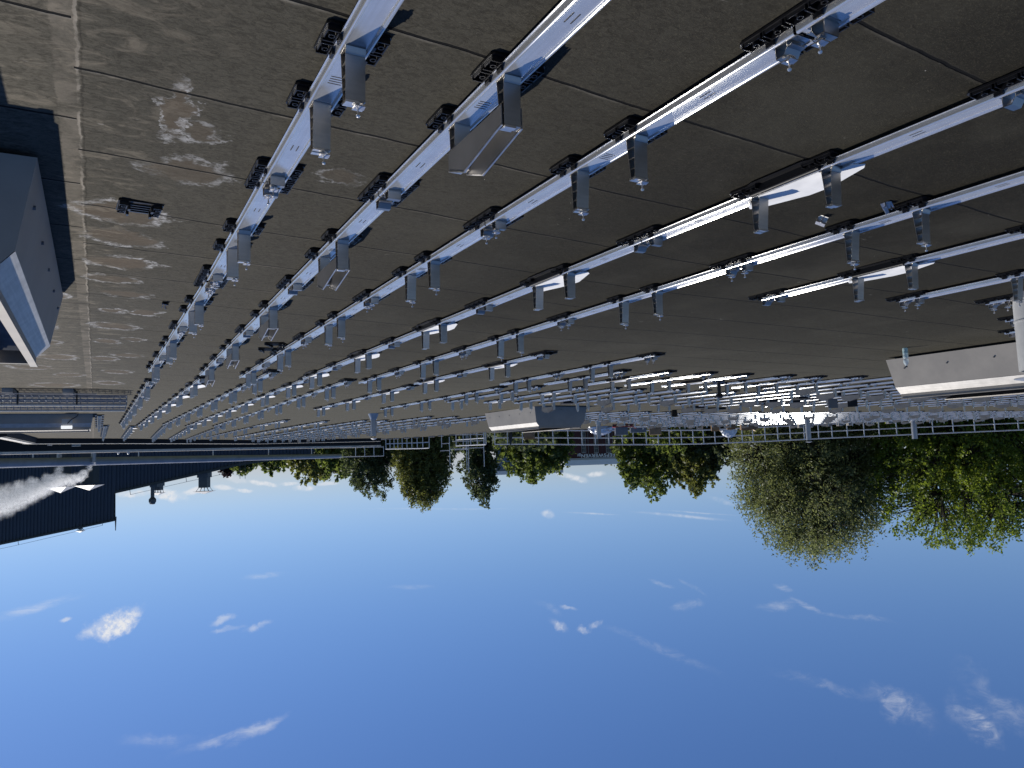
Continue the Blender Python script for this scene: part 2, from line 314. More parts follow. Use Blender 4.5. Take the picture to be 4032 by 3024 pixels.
    base=t.mix(dline,base,(.004,.004,.004))
    h=t.m('ADD',t.m('ADD',t.m('MULTIPLY',fine.outputs['Fac'],.25),t.m('MULTIPLY',fib.outputs['Fac'],.5)),t.m('ADD',t.m('MULTIPLY',mid.outputs['Fac'],.4),t.m('MULTIPLY',dline,-2.)))
    b=t.n('ShaderNodeBump',{'Height':h,'Strength':.55,'Distance':.012})
    r=t.n('ShaderNodeMapRange',{'Value':mid.outputs['Fac'],'To Min':.78,'To Max':.98})
    kw=dict(Base_Color=base.outputs[0],Roughness=r.outputs[0],Normal=b.outputs[0]); kw['Specular IOR Level']=.11
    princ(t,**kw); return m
# ---------------------------------------------------------------- roof deck and ground
EDGE=[(16,34.0),(3.45,34.7),(3.0,43.5),(-1.5,46.5),(-9.9,54),(-19,54.8),(-20.4,57.4),(-22.3,53),(-24.9,45.0),(-36,38.7),(-45.9,33.2),(-55.5,27.8),(-76,16)]
def yedge(x):
    for (a,ya),(b,yb) in zip(EDGE,EDGE[1:]):
        if b<=x<=a: return ya+(yb-ya)*(a-x)/(a-b+1e-9)
    return EDGE[-1][1]
def roof_deck():
    xs=sorted(set([round(16-.5*i,3) for i in range(0,185)]+[e[0] for e in EDGE]),reverse=True); ny=60; v=[];f=[]
    for x in xs:
        ye=yedge(x)
        for j in range(ny+1):
            y=-8+(ye+.3+8)*(j/ny)**1.3; v.append((x,y,roofz(x,y)))
    n=ny+1
    for i in range(len(xs)-1):
        for j in range(ny): f.append((i*n+j,i*n+j+1,(i+1)*n+j+1,(i+1)*n+j))
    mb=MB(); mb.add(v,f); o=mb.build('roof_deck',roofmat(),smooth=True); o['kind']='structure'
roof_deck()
mb=MB(); 
for (a,ya),(b,yb) in zip(EDGE,EDGE[1:]): mb.add([(a,ya+.28,-.05),(b,yb+.28,-.05),(b,yb+.28,-9),(a,ya+.28,-9)],[(0,1,2,3)])
o=mb.build('outer_wall',M['navy']); tag(o,'outer wall of the flat-roofed hall below the roof edge','wall'); o['kind']='structure'
mb=MB(); mb.add([(-1500,-600,-8.5),(1500,-600,-8.5),(1500,1800,-8.5),(-1500,1800,-8.5)],[(0,1,2,3)]); o=mb.build('ground',M['ground']); o['kind']='structure'
# ---------------------------------------------------------------- rail parts
# profile of the rail (x,z): flange, outer wall, rounded lip, groove, web
def arc(cx,cz,r,a0,a1,n): return [(cx+r*math.cos(math.radians(a0+(a1-a0)*i/n)),cz+r*math.sin(math.radians(a0+(a1-a0)*i/n))) for i in range(n+1)]
half=[(.066,.024),(.060,.026),(.0585,.040)]+arc(.050,.047,.0085,-10,150,5)+[(.0405,.046),(.036,.0445)]
PROF=half+[(-x,z) for x,z in half[::-1]]
def rail_mb(mb,L,y0=0,simple_=False):
    pr=PROF if not simple_ else [(.064,.026),(.060,.046),(.055,.0545),(.044,.056),(.038,.0445),(-.038,.0445),(-.044,.056),(-.055,.0545),(-.060,.046),(-.064,.026)]
    n=len(pr); t=.0025
    low=[(x*.97,z-t) for x,z in pr[::-1]]
    mb.prismY(pr+low,y0,y0+L); return mb
Tz=.0445
def tall_mb(mb,y,flip,w=.038):
    s=-1 if flip else 1
    Y=lambda a:y+s*a
    def P(pts,x0=-w,x1=w): mb.prismX([(Y(a),b) for a,b in (pts if s>0 else pts[::-1])],x0,x1)
    P([(-.032,Tz+.001),(.040,Tz+.001),(.040,Tz+.006),(-.032,Tz+.006)])           # foot
    P([(-.036,Tz+.004),(-.020,Tz+.014),(-.0245,Tz+.03),(-.028,Tz+.024)])
    P([(-.024,Tz+.006),(-.021,Tz+.006),(-.012,Tz+.198),(-.015,Tz+.198)])         # upright plate
    P([(.036,Tz+.006),(.039,Tz+.006),(.018,Tz+.198),(.015,Tz+.198)])             # slanted plate
    for h,a,b in ((.055,-.020,.033),(.105,-.018,.028),(.155,-.015,.022)): P([(a,Tz+h),(b,Tz+h),(b,Tz+h+.003),(a,Tz+h+.003)],-w+.001,w-.001)
    P([(-.018,Tz+.198),(.026,Tz+.198),(.026,Tz+.203),(-.018,Tz+.203)],-w,w)
    return mb
def ledge_mb(mb,y,flip,z=Tz+.203,w=.038):
    s=-1 if flip else 1; Y=lambda a:y+s*a
    for a0,a1,h0,h1 in ((-.020,.004,0,.010),(.006,.028,0,.006)):
        ya,yb=sorted((Y(a0),Y(a1))); mb.box(-w*.35,w,ya,yb,z+.001+h0,z+h1)
    return mb
def clamp_mb(mb,y,z,x=-.0,s=1):
    mb.box(x+.006,x+.042,y-.016,y+.016,z,z+.003)
    mb.prismX([(y-.022,z+.014),(y+.022,z+.014),(y+.022,z+.018),(y+.006,z+.018),(y,z+.023),(y-.022,z+.018)],x+.004,x+.044)
    mb.box(x+.006,x+.011,y-.014,y+.014,z+.003,z+.014); mb.bar((x+.026,y,z-.006),(x+.026,y,z+.046),.0035,8); mb.lathe([(.007,z+.044),(.0085,z+.048),(.006,z+.053),(.002,z+.054)],8,(x+.026,y)); return mb
def low_mb(mb,y,flip,w=.038):
    s=-1 if flip else 1
    def P(pts,x0=-w,x1=w): mb.prismX([(y+s*a,Tz+b) for a,b in (pts if s>0 else pts[::-1])],x0,x1)
    P([(-.035,.001),(.05,.001),(.05,.004),(-.035,.004)])
    P([(-.024,.004),(-.021,.004),(-.018,.052),(-.021,.052)])
    P([(-.021,.049),(.012,.049),(.030,.022),(.052,.020),(.052,.023),(.031,.025),(.013,.052),(-.021,.052)])
    P([(.030,.004),(.033,.004),(.033,.022),(.030,.022)])
    return mb
def pad_mb(mb,y,ln,w=.123):
    h=ln/2; r=.014
    pts=[(-w+r,y-h),(w-r,y-h),(w,y-h+r),(w,y+h-r),(w-r,y+h),(-w+r,y+h),(-w,y+h-r),(-w,y-h+r)]
    mb.prismZ(pts,.002,.011)
    for s in (-1,1):
        a,b=sorted((s*.070,s*(w-.006)))
        n=max(2,int(ln/.095)); cw=(ln-.02)/n
        for i in range(n):
            y0=y-h+.01+i*cw
            mb.box(a,b,y0+.004,y0+.009,.012,.034); mb.box(a,b,y0+cw-.012,y0+cw-.007,.012,.030)
            mb.box(a+.004,a+.009,y0+.010,y0+cw-.013,.012,.036); mb.box(b-.006,b-.002,y0+.012,y0+cw-.014,.012,.024)
            mb.lathe([(.013,.012),(.013,.034),(.009,.034),(.008,.02)],10,((a+b)/2,y0+cw*.45))
    for i in (-1,1): 
        mb.box(.056,.070,y+i*h*.5-.018,y+i*h*.5+.018,.012,.050); mb.box(-.070,-.056,y+i*h*.5-.018,y+i*h*.5+.018,.012,.050)
    [mb.box(-.055,.055,y+k-.004,y+k+.004,.012,.020) for k in (-h*.6,-h*.2,h*.2,h*.6)]
    return mb
def far_pad(mb,y,ln): 
    mb.box(-.12,.12,y-ln/2,y+ln/2,.002,.030); mb.box(.058,.072,y-.03,y+.03,.03,.05); return mb
def plates_mb(mb,y,L=.5):     # trough of two gabled sheets between the two tall brackets
    z=Tz+.205
    pr=[(y-.012,z-.085),(y-.012,z-.004),(y+.03,z+.002),(y+L*.70,z+.062),(y+L+.012,z+.002),(y+L+.012,z-.085)]
    for x in (-.047,.0435): mb.prismX(pr,x,x+.0035)
    return mb
def tray_flat(mb,y,L=.5):     # opened tray lying across the rail
    pts=[(-.030,y-.10),(-.030,y+L+.10),(-.085,y+L+.135),(-.125,y+L+.10),(-.215,y+L*.62),(-.215,y+L*.34),(-.125,y-.10),(-.085,y-.135)]
    mb.prismZ(pts,Tz+.012,Tz+.015); mb.box(-.030,.047,y+.045,y+L-.045,Tz+.012,Tz+.015); return mb
def slot_mb(mb,y,kind):
    z=Tz+.0008
    if kind==0:
        for x in (-.014,.012): mb.box(x-.0025,x+.0025,y-.032,y+.032,z-.0004,z)
    else:
        for i in range(4): mb.box(-.030,.024,y-.03+i*.019,y-.025+i*.019,z-.0004,z)
    return mb
PER=2.44
me_tall={f:tall_mb(MB(),0,f).mesh('bracket',M['alu'],False) for f in (0,1)}
me_ledge={f:ledge_mb(MB(),0,f).mesh('top_ledge',M['aluL']) for f in (0,1)}
me_clamp=clamp_mb(MB(),0,0).mesh('clamp',M['aluL'],False)
me_low={f:low_mb(MB(),0,f).mesh('low_support',M['alu']) for f in (0,1)}
me_pad=pad_mb(MB(),0,.21).mesh('support_pad',M['rubber'])
me_padL=pad_mb(MB(),0,.42).mesh('support_pad',M['rubber'])
me_gable=plates_mb(MB(),0).mesh('wind_plate',M['plate'])
def edge():  # bright strips along the plate tops: sunlight on the edges put into colour
    mb=MB(); z=Tz+.205; p=[(-.012,z-.004),(.03,z+.002),(.35,z+.062),(.512,z+.002)]
    for x in (-.049,.0425):
        for (a,b),(c,d) in zip(p,p[1:]): mb.prismX([(a,b),(c,d),(c,d+.005),(a,b+.005)],x,x+.0075)
    return mb.mesh('sunlit_edge',M['aluL'])
me_edge=edge()
me_tray=tray_flat(MB(),0).mesh('ballast_tray',M['white'])
def tube():
    mb=MB(); mb.bar((.074,.02,Tz+.001),(.074,.48,Tz+.001),.016,14)
    mb.prismX([(-.03,.004),(-.06,.02),(-.03,Tz),(.53,Tz),(.56,.02),(.53,.004)],.086,.089)
    mb.add([(.087,-.05,.006),(.087,.55,.006),(.14,.42,.004),(.14,.08,.004),(.087,-.05,.009),(.087,.55,.009),(.14,.42,.007),(.14,.08,.007)],[(3,2,1,0),(4,5,6,7),(0,1,5,4),(1,2,6,5),(2,3,7,6),(3,0,4,7)])
    return mb.mesh('ballast_flap',M['flap'],True)
me_tube=tube()
me_slot=[slot_mb(MB(),0,k).mesh('slot',M['cable']) for k in (0,1)]
def lpos(y0,y1,L0):
    k=math.ceil((y0-.2-L0)/PER); out=[]
    while L0+k*PER<=y1+.2: out.append(L0+k*PER); k+=1
    return out
NR=[0]
def detailed(x0,y0,x1,y1,label,L0,typ,clampT,dx=None,group='solar mounting rails on the roof'):
    """typ: '' plain, 'B' gabled plates, 'D' opened trays"""
    base=Vector((x0,y0,roofz(x0,y0))); end=Vector((x1,y1,roofz(x1,y1))); d=end-base; ln=d.length
    rz=math.atan2(-(x1-x0),(y1-y0))
    t=thing('mounting_rail',label,'mounting rail',base,0,group)
    t.rotation_euler=(math.asin(d.z/ln),0,rz)
    L=[a for a in lpos(y0,y1,L0)]
    cuts=[0]+[a-y0 for a in L if .3<a-y0<ln-.3]+[ln]
    for a,b in zip(cuts,cuts[1:]):
        mb=MB(); rail_mb(mb,b-a-.012,a+.006); c=mb.build('rail_channel',M['rail'],t,smooth=True)
    def add(nm,me,y,x=0,z=0,par=None):
        o=inst(nm,me,t if par is None else par,(x,y,z)); return o
    for a in L:
        yl=a-y0
        if -.1<yl<ln+.1:
            yl=min(max(yl,.1),ln-.1)
            add('support_pad',me_padL,yl)
            for s,f in ((-.085,0),(.085,1)):
                if 0<yl+s<ln+.12:
                    lo=add('low_support',me_low[f],yl+s)
                    if clampT: inst('clamp',me_clamp,lo,(-.01,.018 if f==0 else -.018,Tz+.053))
        for k,(off,f) in enumerate(((.965,0),(1.455,1))):
            yt=yl0=a-y0+off
            if .05<yt<ln-.05:
                add('support_pad',me_pad,yt+.01)
                b=add('bracket',me_tall[f],yt); inst('top_ledge',me_ledge[f],b,(0,0,0))
                if clampT: inst('clamp',me_clamp,b,(-.040,.0,Tz+.204))
        yt=a-y0+.965
        if .05<yt and yt+.5<ln:
            if typ=='B':
                wp=add('wind_plate',me_gable,yt); inst('sunlit_edge',me_edge,wp)
            if typ=='D': add('ballast_tray',me_tray,yt); add('ballast_flap',me_tube,yt)
        for off,k in ((.5,0),(1.21,1),(1.94,0)):
            ys=a-y0+off
            if .05<ys<ln-.05 and y0+ys<9: add('slot',me_slot[k],ys)
    return t
me_fb={f:MB().prismX([(-.024,Tz),(.038,Tz),(.018,Tz+.2),(-.014,Tz+.2)] if f==0 else [(-.038,Tz),(.024,Tz),(.014,Tz+.2),(-.018,Tz+.2)],-.038,.038).mesh('bracket',M['alu']) for f in (0,1)}
me_fp=far_pad(MB(),0,.2).mesh('support_pad',M['rubber']); me_fpl=far_pad(MB(),0,.36).mesh('support_pad',M['rubber'])
me_fl=MB().prismX([(-.03,Tz),(.03,Tz),(.02,Tz+.05),(-.02,Tz+.05)],-.038,.038).mesh('low_support',M['alu'])
_fc=MB().box(-.03,.0,-.015,.015,Tz+.215,Tz+.225); _fc.bar((-.015,0,Tz+.2),(-.015,0,Tz+.25),.005,5); me_fc=_fc.mesh('clamp',M['aluL'])
def far_run(x0,y0,x1,y1,label,L0,typ,clampT,group='solar mounting rails on the roof'):
    base=Vector((x0,y0,roofz(x0,y0))); end=Vector((x1,y1,roofz(x1,y1))); d=end-base; ln=d.length; rot=(math.asin(d.z/ln),0,math.atan2(-(x1-x0),(y1-y0)))
    parts=min((base).length,(end).length)<21
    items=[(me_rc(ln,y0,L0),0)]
    for a in lpos(y0,y1,L0):
        yl=a-y0
        if -.1<yl<ln+.1:
            yl=min(max(yl,.13),ln-.13); items.append((me_fpl,yl)); items+=[(me_fl,yl-.09),(me_fl,yl+.09)]
        for off,f in ((.965,0),(1.455,1)):
            yt=a-y0+off
            if .05<yt<ln-.05:
                items+=[(me_fp,yt),(me_fb[f],yt)]
                if clampT: items.append((me_fc,yt))
        yt=a-y0+.965
        if .05<yt and yt+.5<ln and typ: items.append((me_gable if typ=='B' else me_tray,yt))
    if parts:
        t=thing('mounting_rail',label,'mounting rail',base,0,group); t.rotation_euler=rot
        for me,y in items: inst(me.name.split('.')[0],me,t,(0,y,0))
        return t
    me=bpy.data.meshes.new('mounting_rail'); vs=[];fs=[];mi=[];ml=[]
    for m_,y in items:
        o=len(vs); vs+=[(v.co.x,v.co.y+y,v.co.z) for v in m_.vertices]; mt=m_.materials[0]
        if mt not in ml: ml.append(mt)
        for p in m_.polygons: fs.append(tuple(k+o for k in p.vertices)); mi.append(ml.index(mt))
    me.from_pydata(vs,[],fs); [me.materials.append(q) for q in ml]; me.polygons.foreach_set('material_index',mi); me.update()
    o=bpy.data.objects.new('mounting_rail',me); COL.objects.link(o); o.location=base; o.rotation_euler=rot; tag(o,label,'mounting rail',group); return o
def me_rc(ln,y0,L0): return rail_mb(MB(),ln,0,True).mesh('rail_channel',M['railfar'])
ORD=['first','second','third','fourth','fifth','sixth','seventh','eighth','ninth','tenth','eleventh','twelfth','thirteenth','fourteenth','fifteenth','sixteenth','seventeenth','eighteenth','nineteenth','twentieth']
TEN=['','','twenty','thirty','forty']
def ordn(i):
    if i<20: return ORD[i]
    return (TEN[(i+1)//10]+'-'+ORD[(i+1)%10-1]) if (i+1)%10 else {3:'thirtieth',4:'fortieth'}[(i+1)//10]
# near block (camera side)
L1=1.63
detailed(-.80,-2.0,-.84,6.5,'long silver rail with plain brackets nearest the pale gutter line',L1,'',True)
detailed(-.84,6.56,-.78,13.3,'rail continuing the one nearest the gutter line towards the walkway gap',L1,'',True)
detailed(-1.38,-2.0,-1.56,13.4,'second rail from the gutter, with gabled grey troughs between its brackets',L1-.1,'B',False)
detailed(-2.24,-2.0,-2.2,13.45,'third rail from the gutter, bolt clamps on plain tall brackets, brightest sun glint',L1+.08,'',True)
detailed(-3.42,-2.0,-3.2,13.1,'fourth rail from the gutter, with white trays lying open across it',L1-.12,'D',False)
detailed(-4.45,-2.0,-4.28,13.35,'fifth rail from the gutter, passing beside the two loose clamps',L1+.05,'',True)
detailed(-5.62,-2.0,-5.64,5.0,'rail ending behind the loose clamps, with a white tray across it',2.54,'D',False)
detailed(-6.95,-1.5,-7.1,4.55,'short rail ending on open membrane in front of the water bottle',4.45,'',True)
detailed(-8.05,-1.,-8.14,4.28,'rail stub ending beside the thick white flue, nearer one',4.15,'',True)
detailed(-9.45,0,-9.51,4.8,'rail stub emerging behind the white flue, middle one',4.65,'',True)
detailed(-10.5,1,-10.55,5.35,'rail stub behind the white flue, closest to the ventilator',5.2,'',False)
# middle block
detailed(-5.60,8.95,-5.35,13.3,'middle rail with white trays, starting across the gap from the fifth rail',9.05,'D',False)
detailed(-7.33,8.6,-7.13,13.15,'middle rail with bolt clamps starting well before its right neighbours',8.75,'',True)
mid=[(-8.18,10.49,-8.0,12.87,'',True),(-9.1,10.34,-8.9,12.76,'D',False),(-10.08,10.3,-9.88,12.66,'',True),(-11.0,10.28,-10.86,12.62,'D',False),(-12.1,10.19,-11.85,12.5,'',True),(-12.95,10.15,-12.8,12.45,'',True),(-13.9,9.9,-13.75,12.4,'B',False)]
for i,a in enumerate(mid): detailed(*a[:4],'%s of the one-bay rails beyond the open membrane, counted from the gutter side'%ordn(i),a[1]+.15,a[4],a[5],group='one-bay rails in the middle block')
# third block
detailed(-.86,14.7,-.80,30.2,'rail nearest the gutter in the far block, bending beside the cable trays',14.85,'',True)
detailed(-1.62,13.9,-1.4,31.0,'second rail from the gutter in the far block, doubled with plates',14.0,'D',False)
t3=[(-2.53,12.43,-2.2,30.3,'',True),(-3.26,13.1,-3.1,31.5,'D',False),(-3.99,13.1,-4.1,31.4,'',True),(-5.44,13.7,-5.25,20.4,'D',False),(-7.44,13.72,-7.15,20.4,'',True)]
for i,a in enumerate(t3): detailed(*a[:4],'far-block rail %s from the gutter, starting just past the end of the near rails'%ordn(i+2),a[1]+.15,a[4],a[5])
t3b=[(-8.18,13.4),(-9.23,13.32),(-10.16,13.32),(-10.95,13.44),(-11.9,13.2),(-12.8,13.26),(-13.75,13.3)]
for i,(x,y) in enumerate(t3b):
    far_run(x,y,x+.2,17.6,'%s of the two-bay rails in front of the walkway, counted from the gutter side'%ordn(i),y+.15,['','D','','B','','B',''][i],i%2==0,'two-bay rails before the walkway')
# right field, near side of the walkway
k=0; x=-14.7
while x>-46:
    y0=max(3.0 if x<-16 else 9.5,-x/2.1-2.5)
    if y0<16.5: far_run(x,y0,x+.05,17.6+.02*(x+14),'rail behind the right ventilator, %s of its field counted from the ventilator'%ordn(k),13.4,'B' if k%2==1 or k%5==2 else '',k%2==0,'rails behind the right ventilator'); k+=1
    x-=.96 if x>-19 else 1.45
# far field beyond the walkway
farL=[(-.08,25.2,-.1,33.0,'short rail run between the far ventilator and the gutter'),(-.30,31.2,-.3,42.5,'curved-looking rail end run closest to the black parapet on the gutter side'),(-1.2,31.6,-1.25,44,'far rail near the parapet, next to the closest-to-parapet run'),(-2.3,31.,-2.7,45.5,'far rail third from the gutter against the parapet'),(-3.3,32,-3.7,46.8,'far rail fourth from the gutter against the parapet'),(-4.4,32,-4.7,48,'far rail fifth from the gutter against the parapet'),
 (-5.82,26.6,-5.66,31.8,'isolated two-bay rail with plates behind the centre of the roof'),(-5.75,33,-5.5,46,'far rail starting behind the isolated two-bay rail'),(-7.46,27.5,-7.1,46.8,'far rail left of the round grey vent pipe, longest of its group'),(-8.8,27,-8.4,50,'far rail directly behind the round grey vent pipe'),(-9.6,27,-9.2,51,'far rail just past the round grey vent pipe')]
for i,a in enumerate(farL): far_run(*a[:4],a[4],a[1]+.15,'D' if i%2==0 and i!=0 else '',i%2==1)
x=-10.25;k=0
while x>-53:
    ye=yedge(x)-1.6; y0=24.2 if x>-11.3 else (23.3 if x>-14.2 else 20.6)
    y0=max(y0,-x/2.15-2)
    if -30<x<-14: ye=min(ye,24.2+(-x-14)*.72)
    if ye-y0>2.5:
        far_run(x,y0,x+.1,ye,'far rail along the guard railing, %s past the round grey vent pipe'%ordn(k),y0+.15,'B' if k%3==1 or k%4==2 else '',k%2==0,'rails of the far field before the railing'); k+=1
    x-=.97 if x>-18 else 1.5
#---END1
# ---------------------------------------------------------------- ventilators
def ventilator(label,c,hx,hy,rz=0,flap=True,lab=None):
    t=thing('roof_ventilator',label,'roof ventilator',c,rz,'grey box ventilators on the roof')
    a,b=.09,.19; z0,z1,z2=.03,.50,.61
    v=[(-hx,-hy,z0),(hx,-hy,z0),(hx,hy,z0),(-hx,hy,z0),(-hx+a,-hy+.075,z1),(hx-a,-hy+.075,z1),(hx-a,hy-.075,z1),(-hx+a,hy-.075,z1),(-hx+b,-hy+.09,z2),(hx-b,-hy+.09,z2),(hx-b,hy-.09,z2),(-hx+b,hy-.09,z2)]
    [MB().add([v[i] for i in ids],[(0,1,2,3)]).build('side_panel',M['box'],t) for ids in ((1,2,6,5),(3,0,4,7))]
    [MB().add([v[i] for i in ids],[tuple(range(6))]).build('end_panel',M['box'],t) for ids in ((0,1,5,9,8,4),(2,3,7,11,10,6))]
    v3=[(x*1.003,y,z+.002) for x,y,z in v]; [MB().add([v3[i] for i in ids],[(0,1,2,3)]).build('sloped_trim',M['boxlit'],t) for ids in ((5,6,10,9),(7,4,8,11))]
    # rim
    x2,y2=hx-b-.03,hy-.12; r=MB()
    for s in (-1,1):
        r.box(min(s*x2,s*(x2+.032)),max(s*x2,s*(x2+.032)),-y2,y2,z2-.235,z2+.075); r.box(-x2-.02,x2+.02,min(s*y2,s*(y2+.032)),max(s*y2,s*(y2+.032)),z2-.235,z2+.06)
        r.box(min(s*(x2-.01),s*(x2+.045)),max(s*(x2-.01),s*(x2+.045)),-y2-.02,y2+.02,z2+.076,z2+.086)
    r.build('rim',M['box'],t)
    g=MB(); g.add([(-x2,-y2,z2-.22),(x2,-y2,z2-.22),(x2,y2,z2-.22),(-x2,y2,z2-.22)],[(0,1,2,3)]); g.build('well_floor',M['black'],t)
    l=MB(); n=int(y2*2/.14)
    for i in range(n):
        y=-y2+.07+i*.14; l.prismX([(y-.05,z2-.12),(y+.05,z2-.03),(y+.052,z2-.035),(y-.048,z2-.125)],-x2+.005,x2-.005)
    l.build('louvre',M['boxdark'],t)
    if flap: 
        f=MB(); f.prismY([(-x2+.01,z2+.0),(-x2+.35,z2+.10),(-x2+.36,z2+.085),(-x2+.02,z2-.015)],-y2+.03,y2-.03); f.build('flap',M['box'],t)
    k=MB(); 
    for s in (-1,1):
        for i in range(5):
            y=-hy+.3+i*(2*hy-.6)/4; k.bar((s*(hx-.04),y,.2),(s*(hx-.02),y,.2),.012,8)
        for i in range(3):
            x=-hx*.6+i*hx*.6
            k.bar((x,s*(hy-.05),.12),(x,s*(hy+.004),.12),.012,8)
    k.box(-hx+.12,hx-.12,-hy+.045,-hy+.06,.27,.285)
    k.build('fixing_screw',M['boxdark'],t)
    kb=MB(); kb.box(-hx+.10,hx-.10,-hy+.10,hy-.10,-.06,.028); kb.build('curb',M['black'],t)
    return t
v1=ventilator('huge grey ventilator cut by the picture edge, its long shadow reaching the gutter line',(1.24,6.04,0),.96,1.73,flap=False)
MB().box(-.50,.70,-1.60,1.55,.60,.80).box(-.52,.72,-1.74,1.58,.90,.95).box(.6,.68,-1.5,-1.4,.5,.90).box(.6,.68,1.4,1.5,.5,.90).box(-.5,-.44,-1.5,-1.4,.5,.90).box(-.5,-.44,1.4,1.5,.5,.90).build('shadow_lid',M['box'],v1)  # out-of-view lid, added and sized to lengthen the unit's cast shadow
ventilator('grey ventilator behind the standing water bottle, beside the thick white flue',(-12.55,6.1,roofz(-12.5,6)),.95,1.71)
ventilator('grey ventilator alone in the middle of the rail fields, end panel in shade',(-12.37,20.7,roofz(-12.4,20.7)-.03),.95,1.63)
ventilator('grey ventilator behind the mesh cable trays, a small white lamp on it',(1.86,25.9,-.24),.95,1.8,math.pi/2)
# floodlight fixed to the last one
def onY(x,y,Y):
    r=ray(x,y); t=Y/r[1]; return Vector((r[0]*t,Y,EYE+r[2]*t))
p=onY(263,1668,24.85)
t=thing('lamp_unit','small bright white lamp on a grey plate, on the ventilator behind the trays','lamp',(p.x,p.y,p.z))
MB().box(-.14,.12,-.04,.03,-.13,.02).build('mounting_plate',M['pipe'],t); MB().box(-.14,.14,-.10,-.03,.06,.15).build('lamp_cover',M['lamp'],t,bevel=.01)
cb=MB(); q=[(-.02,-.05,0),(-.1,-.1,-.1),(-.25,-.12,-.2),(-.33,-.12,-.38)]
for a,b in zip(q,q[1:]): cb.bar(a,b,.012)
cb.build('cable',M['cable'],t)
# ---------------------------------------------------------------- cable trays
t=thing('cable_tray','stacked steel mesh cable trays carried on blocks near the gutter line','cable tray',(-.55,17.4,0))
def basket(mb,x0,x1,y0,y1,z0,z1,st=.12):
    for y in (y0,y1):
        for z in (z0,(z0+z1)/2,z1): mb.bar((x0,y,z),(x1,y,z),.007,5)
    x=x0
    while x<=x1: 
        mb.bar((x,y0,z0),(x,y0,z1),.007,5); mb.bar((x,y1,z0),(x,y1,z1),.007,5); mb.bar((x,y0,z0),(x,y1,z0),.007,5); x+=st
    for i in range(1,3): mb.bar((x0,y0+(y1-y0)*i/3,z0),(x1,y0+(y1-y0)*i/3,z0),.007,5)
for z in (.105,.20): 
    mb=MB(); basket(mb,0,6.5,0,.42,z,z+.085); mb.build('mesh_basket',M['tray'],t)
mb=MB(); basket(mb,0,6.5,.5,.95,.24,.33); mb.build('mesh_basket',M['tray'],t)
mb=MB(); mb.box(0,6.5,-.03,.03,.292,.325); mb.box(0,6.5,.94,.98,.34,.37); mb.build('top_rail',M['pipe'],t)
mb=MB()
for x in (.9,1.9,2.9,3.9,4.9): mb.box(x-.015,x+.015,-.045,-.032,.03,.30)
mb.build('upright_strap',M['cable'],t)
mb=MB(); mb.box(2.35,2.8,-.07,-.04,.22,.34); mb.build('junction_box',M['junction'],t,bevel=.006)
for i,x in enumerate((1.05,2.05,3.05,4.05,5.05)):
    o=MB().box(-.09,.09,-.3,.75,.001,.09).build('support_block',M['block'],loc=(-.55+x,17.4,0)); tag(o,'wooden block under the mesh trays, %s from the tray end'%ordn(i),'support block','blocks carrying the cable trays')
o=MB().box(0,6.,.0,.12,.091,.104).build('support_batten',M['block'],loc=(-.0,17.15,0)); tag(o,'long flat batten lying on the blocks under the mesh trays','batten')
# ---------------------------------------------------------------- flues, vents, small things
def flue(label,p,r,h,mt,flare=0,capr=0,name='flue_pipe'):
    t=thing(name,label,'flue',p); 
    b=MB(); 
    if flare: b.lathe([(r+flare,0),(r+flare*.9,.05),(r+flare*.3,.16),(r+.012,.2),(r+.012,.22),(r,.22)],24)
    else: b.lathe([(r+.03,0),(r+.02,.06),(r,.07)],24)
    b.build('base_flashing',M['pipe'] if mt!='pipelt' else M['plate'],t,smooth=True)
    MB().lathe([(r,.05),(r,h*.35),(r+.006,h*.35),(r+.006,h*.37),(r,h*.37),(r,h),(r*.92,h),(r*.9,h-.02)],28).build('tube',M[mt],t,smooth=True)
    if capr:
        MB().lathe([(capr,h+.07),(capr*1.0,h+.08),(capr*.3,h+.12),(.01,h+.125)],24).build('rain_cap',M['pipe'],t,smooth=True)
        k=MB(); 
        for i in range(3): a=i*2.1+.5; k.bar((r*.9*math.cos(a),r*.9*math.sin(a),h-.02),(capr*.7*math.cos(a),capr*.7*math.sin(a),h+.075),.006,5)
        k.build('cap_strut',M['cable'],t)
    return t
q=Vector((-8.24,3.85,roofz(-8,3.9)))
flue('thick whitish flue cut by the picture edge, with a flat disc cap',q,.22,.78,'pipelt',0,.27)
flue('round grey vent pipe with a flared foot standing before the black parapet',G(1470,1628),.085,.72,'pipe',.08,.10)
flue('silver vent pipe standing in front of the crumpled foil bundle',G(2356,1664),.12,.85,'pipe',.0,.0)
flue('grey pipe rising above the railing before the silvery willow',G(3178,1642),.13,1.2,'pipe',0,.17)
flue('grey pipe standing behind the railing, below the maple',G(3588,1652)+Vector((-1,.5,0)),.17,1.25,'pipe',0,.0)
t=thing('black_vent','small black vent pipe with a round head among the glinting rails','vent',G(2829,1493)); MB().lathe([(.13,0),(.12,.07),(.04,.09),(.035,.3),(.07,.31),(.075,.37),(.03,.40)],16).build('tube',M['rubber'],t,smooth=True)
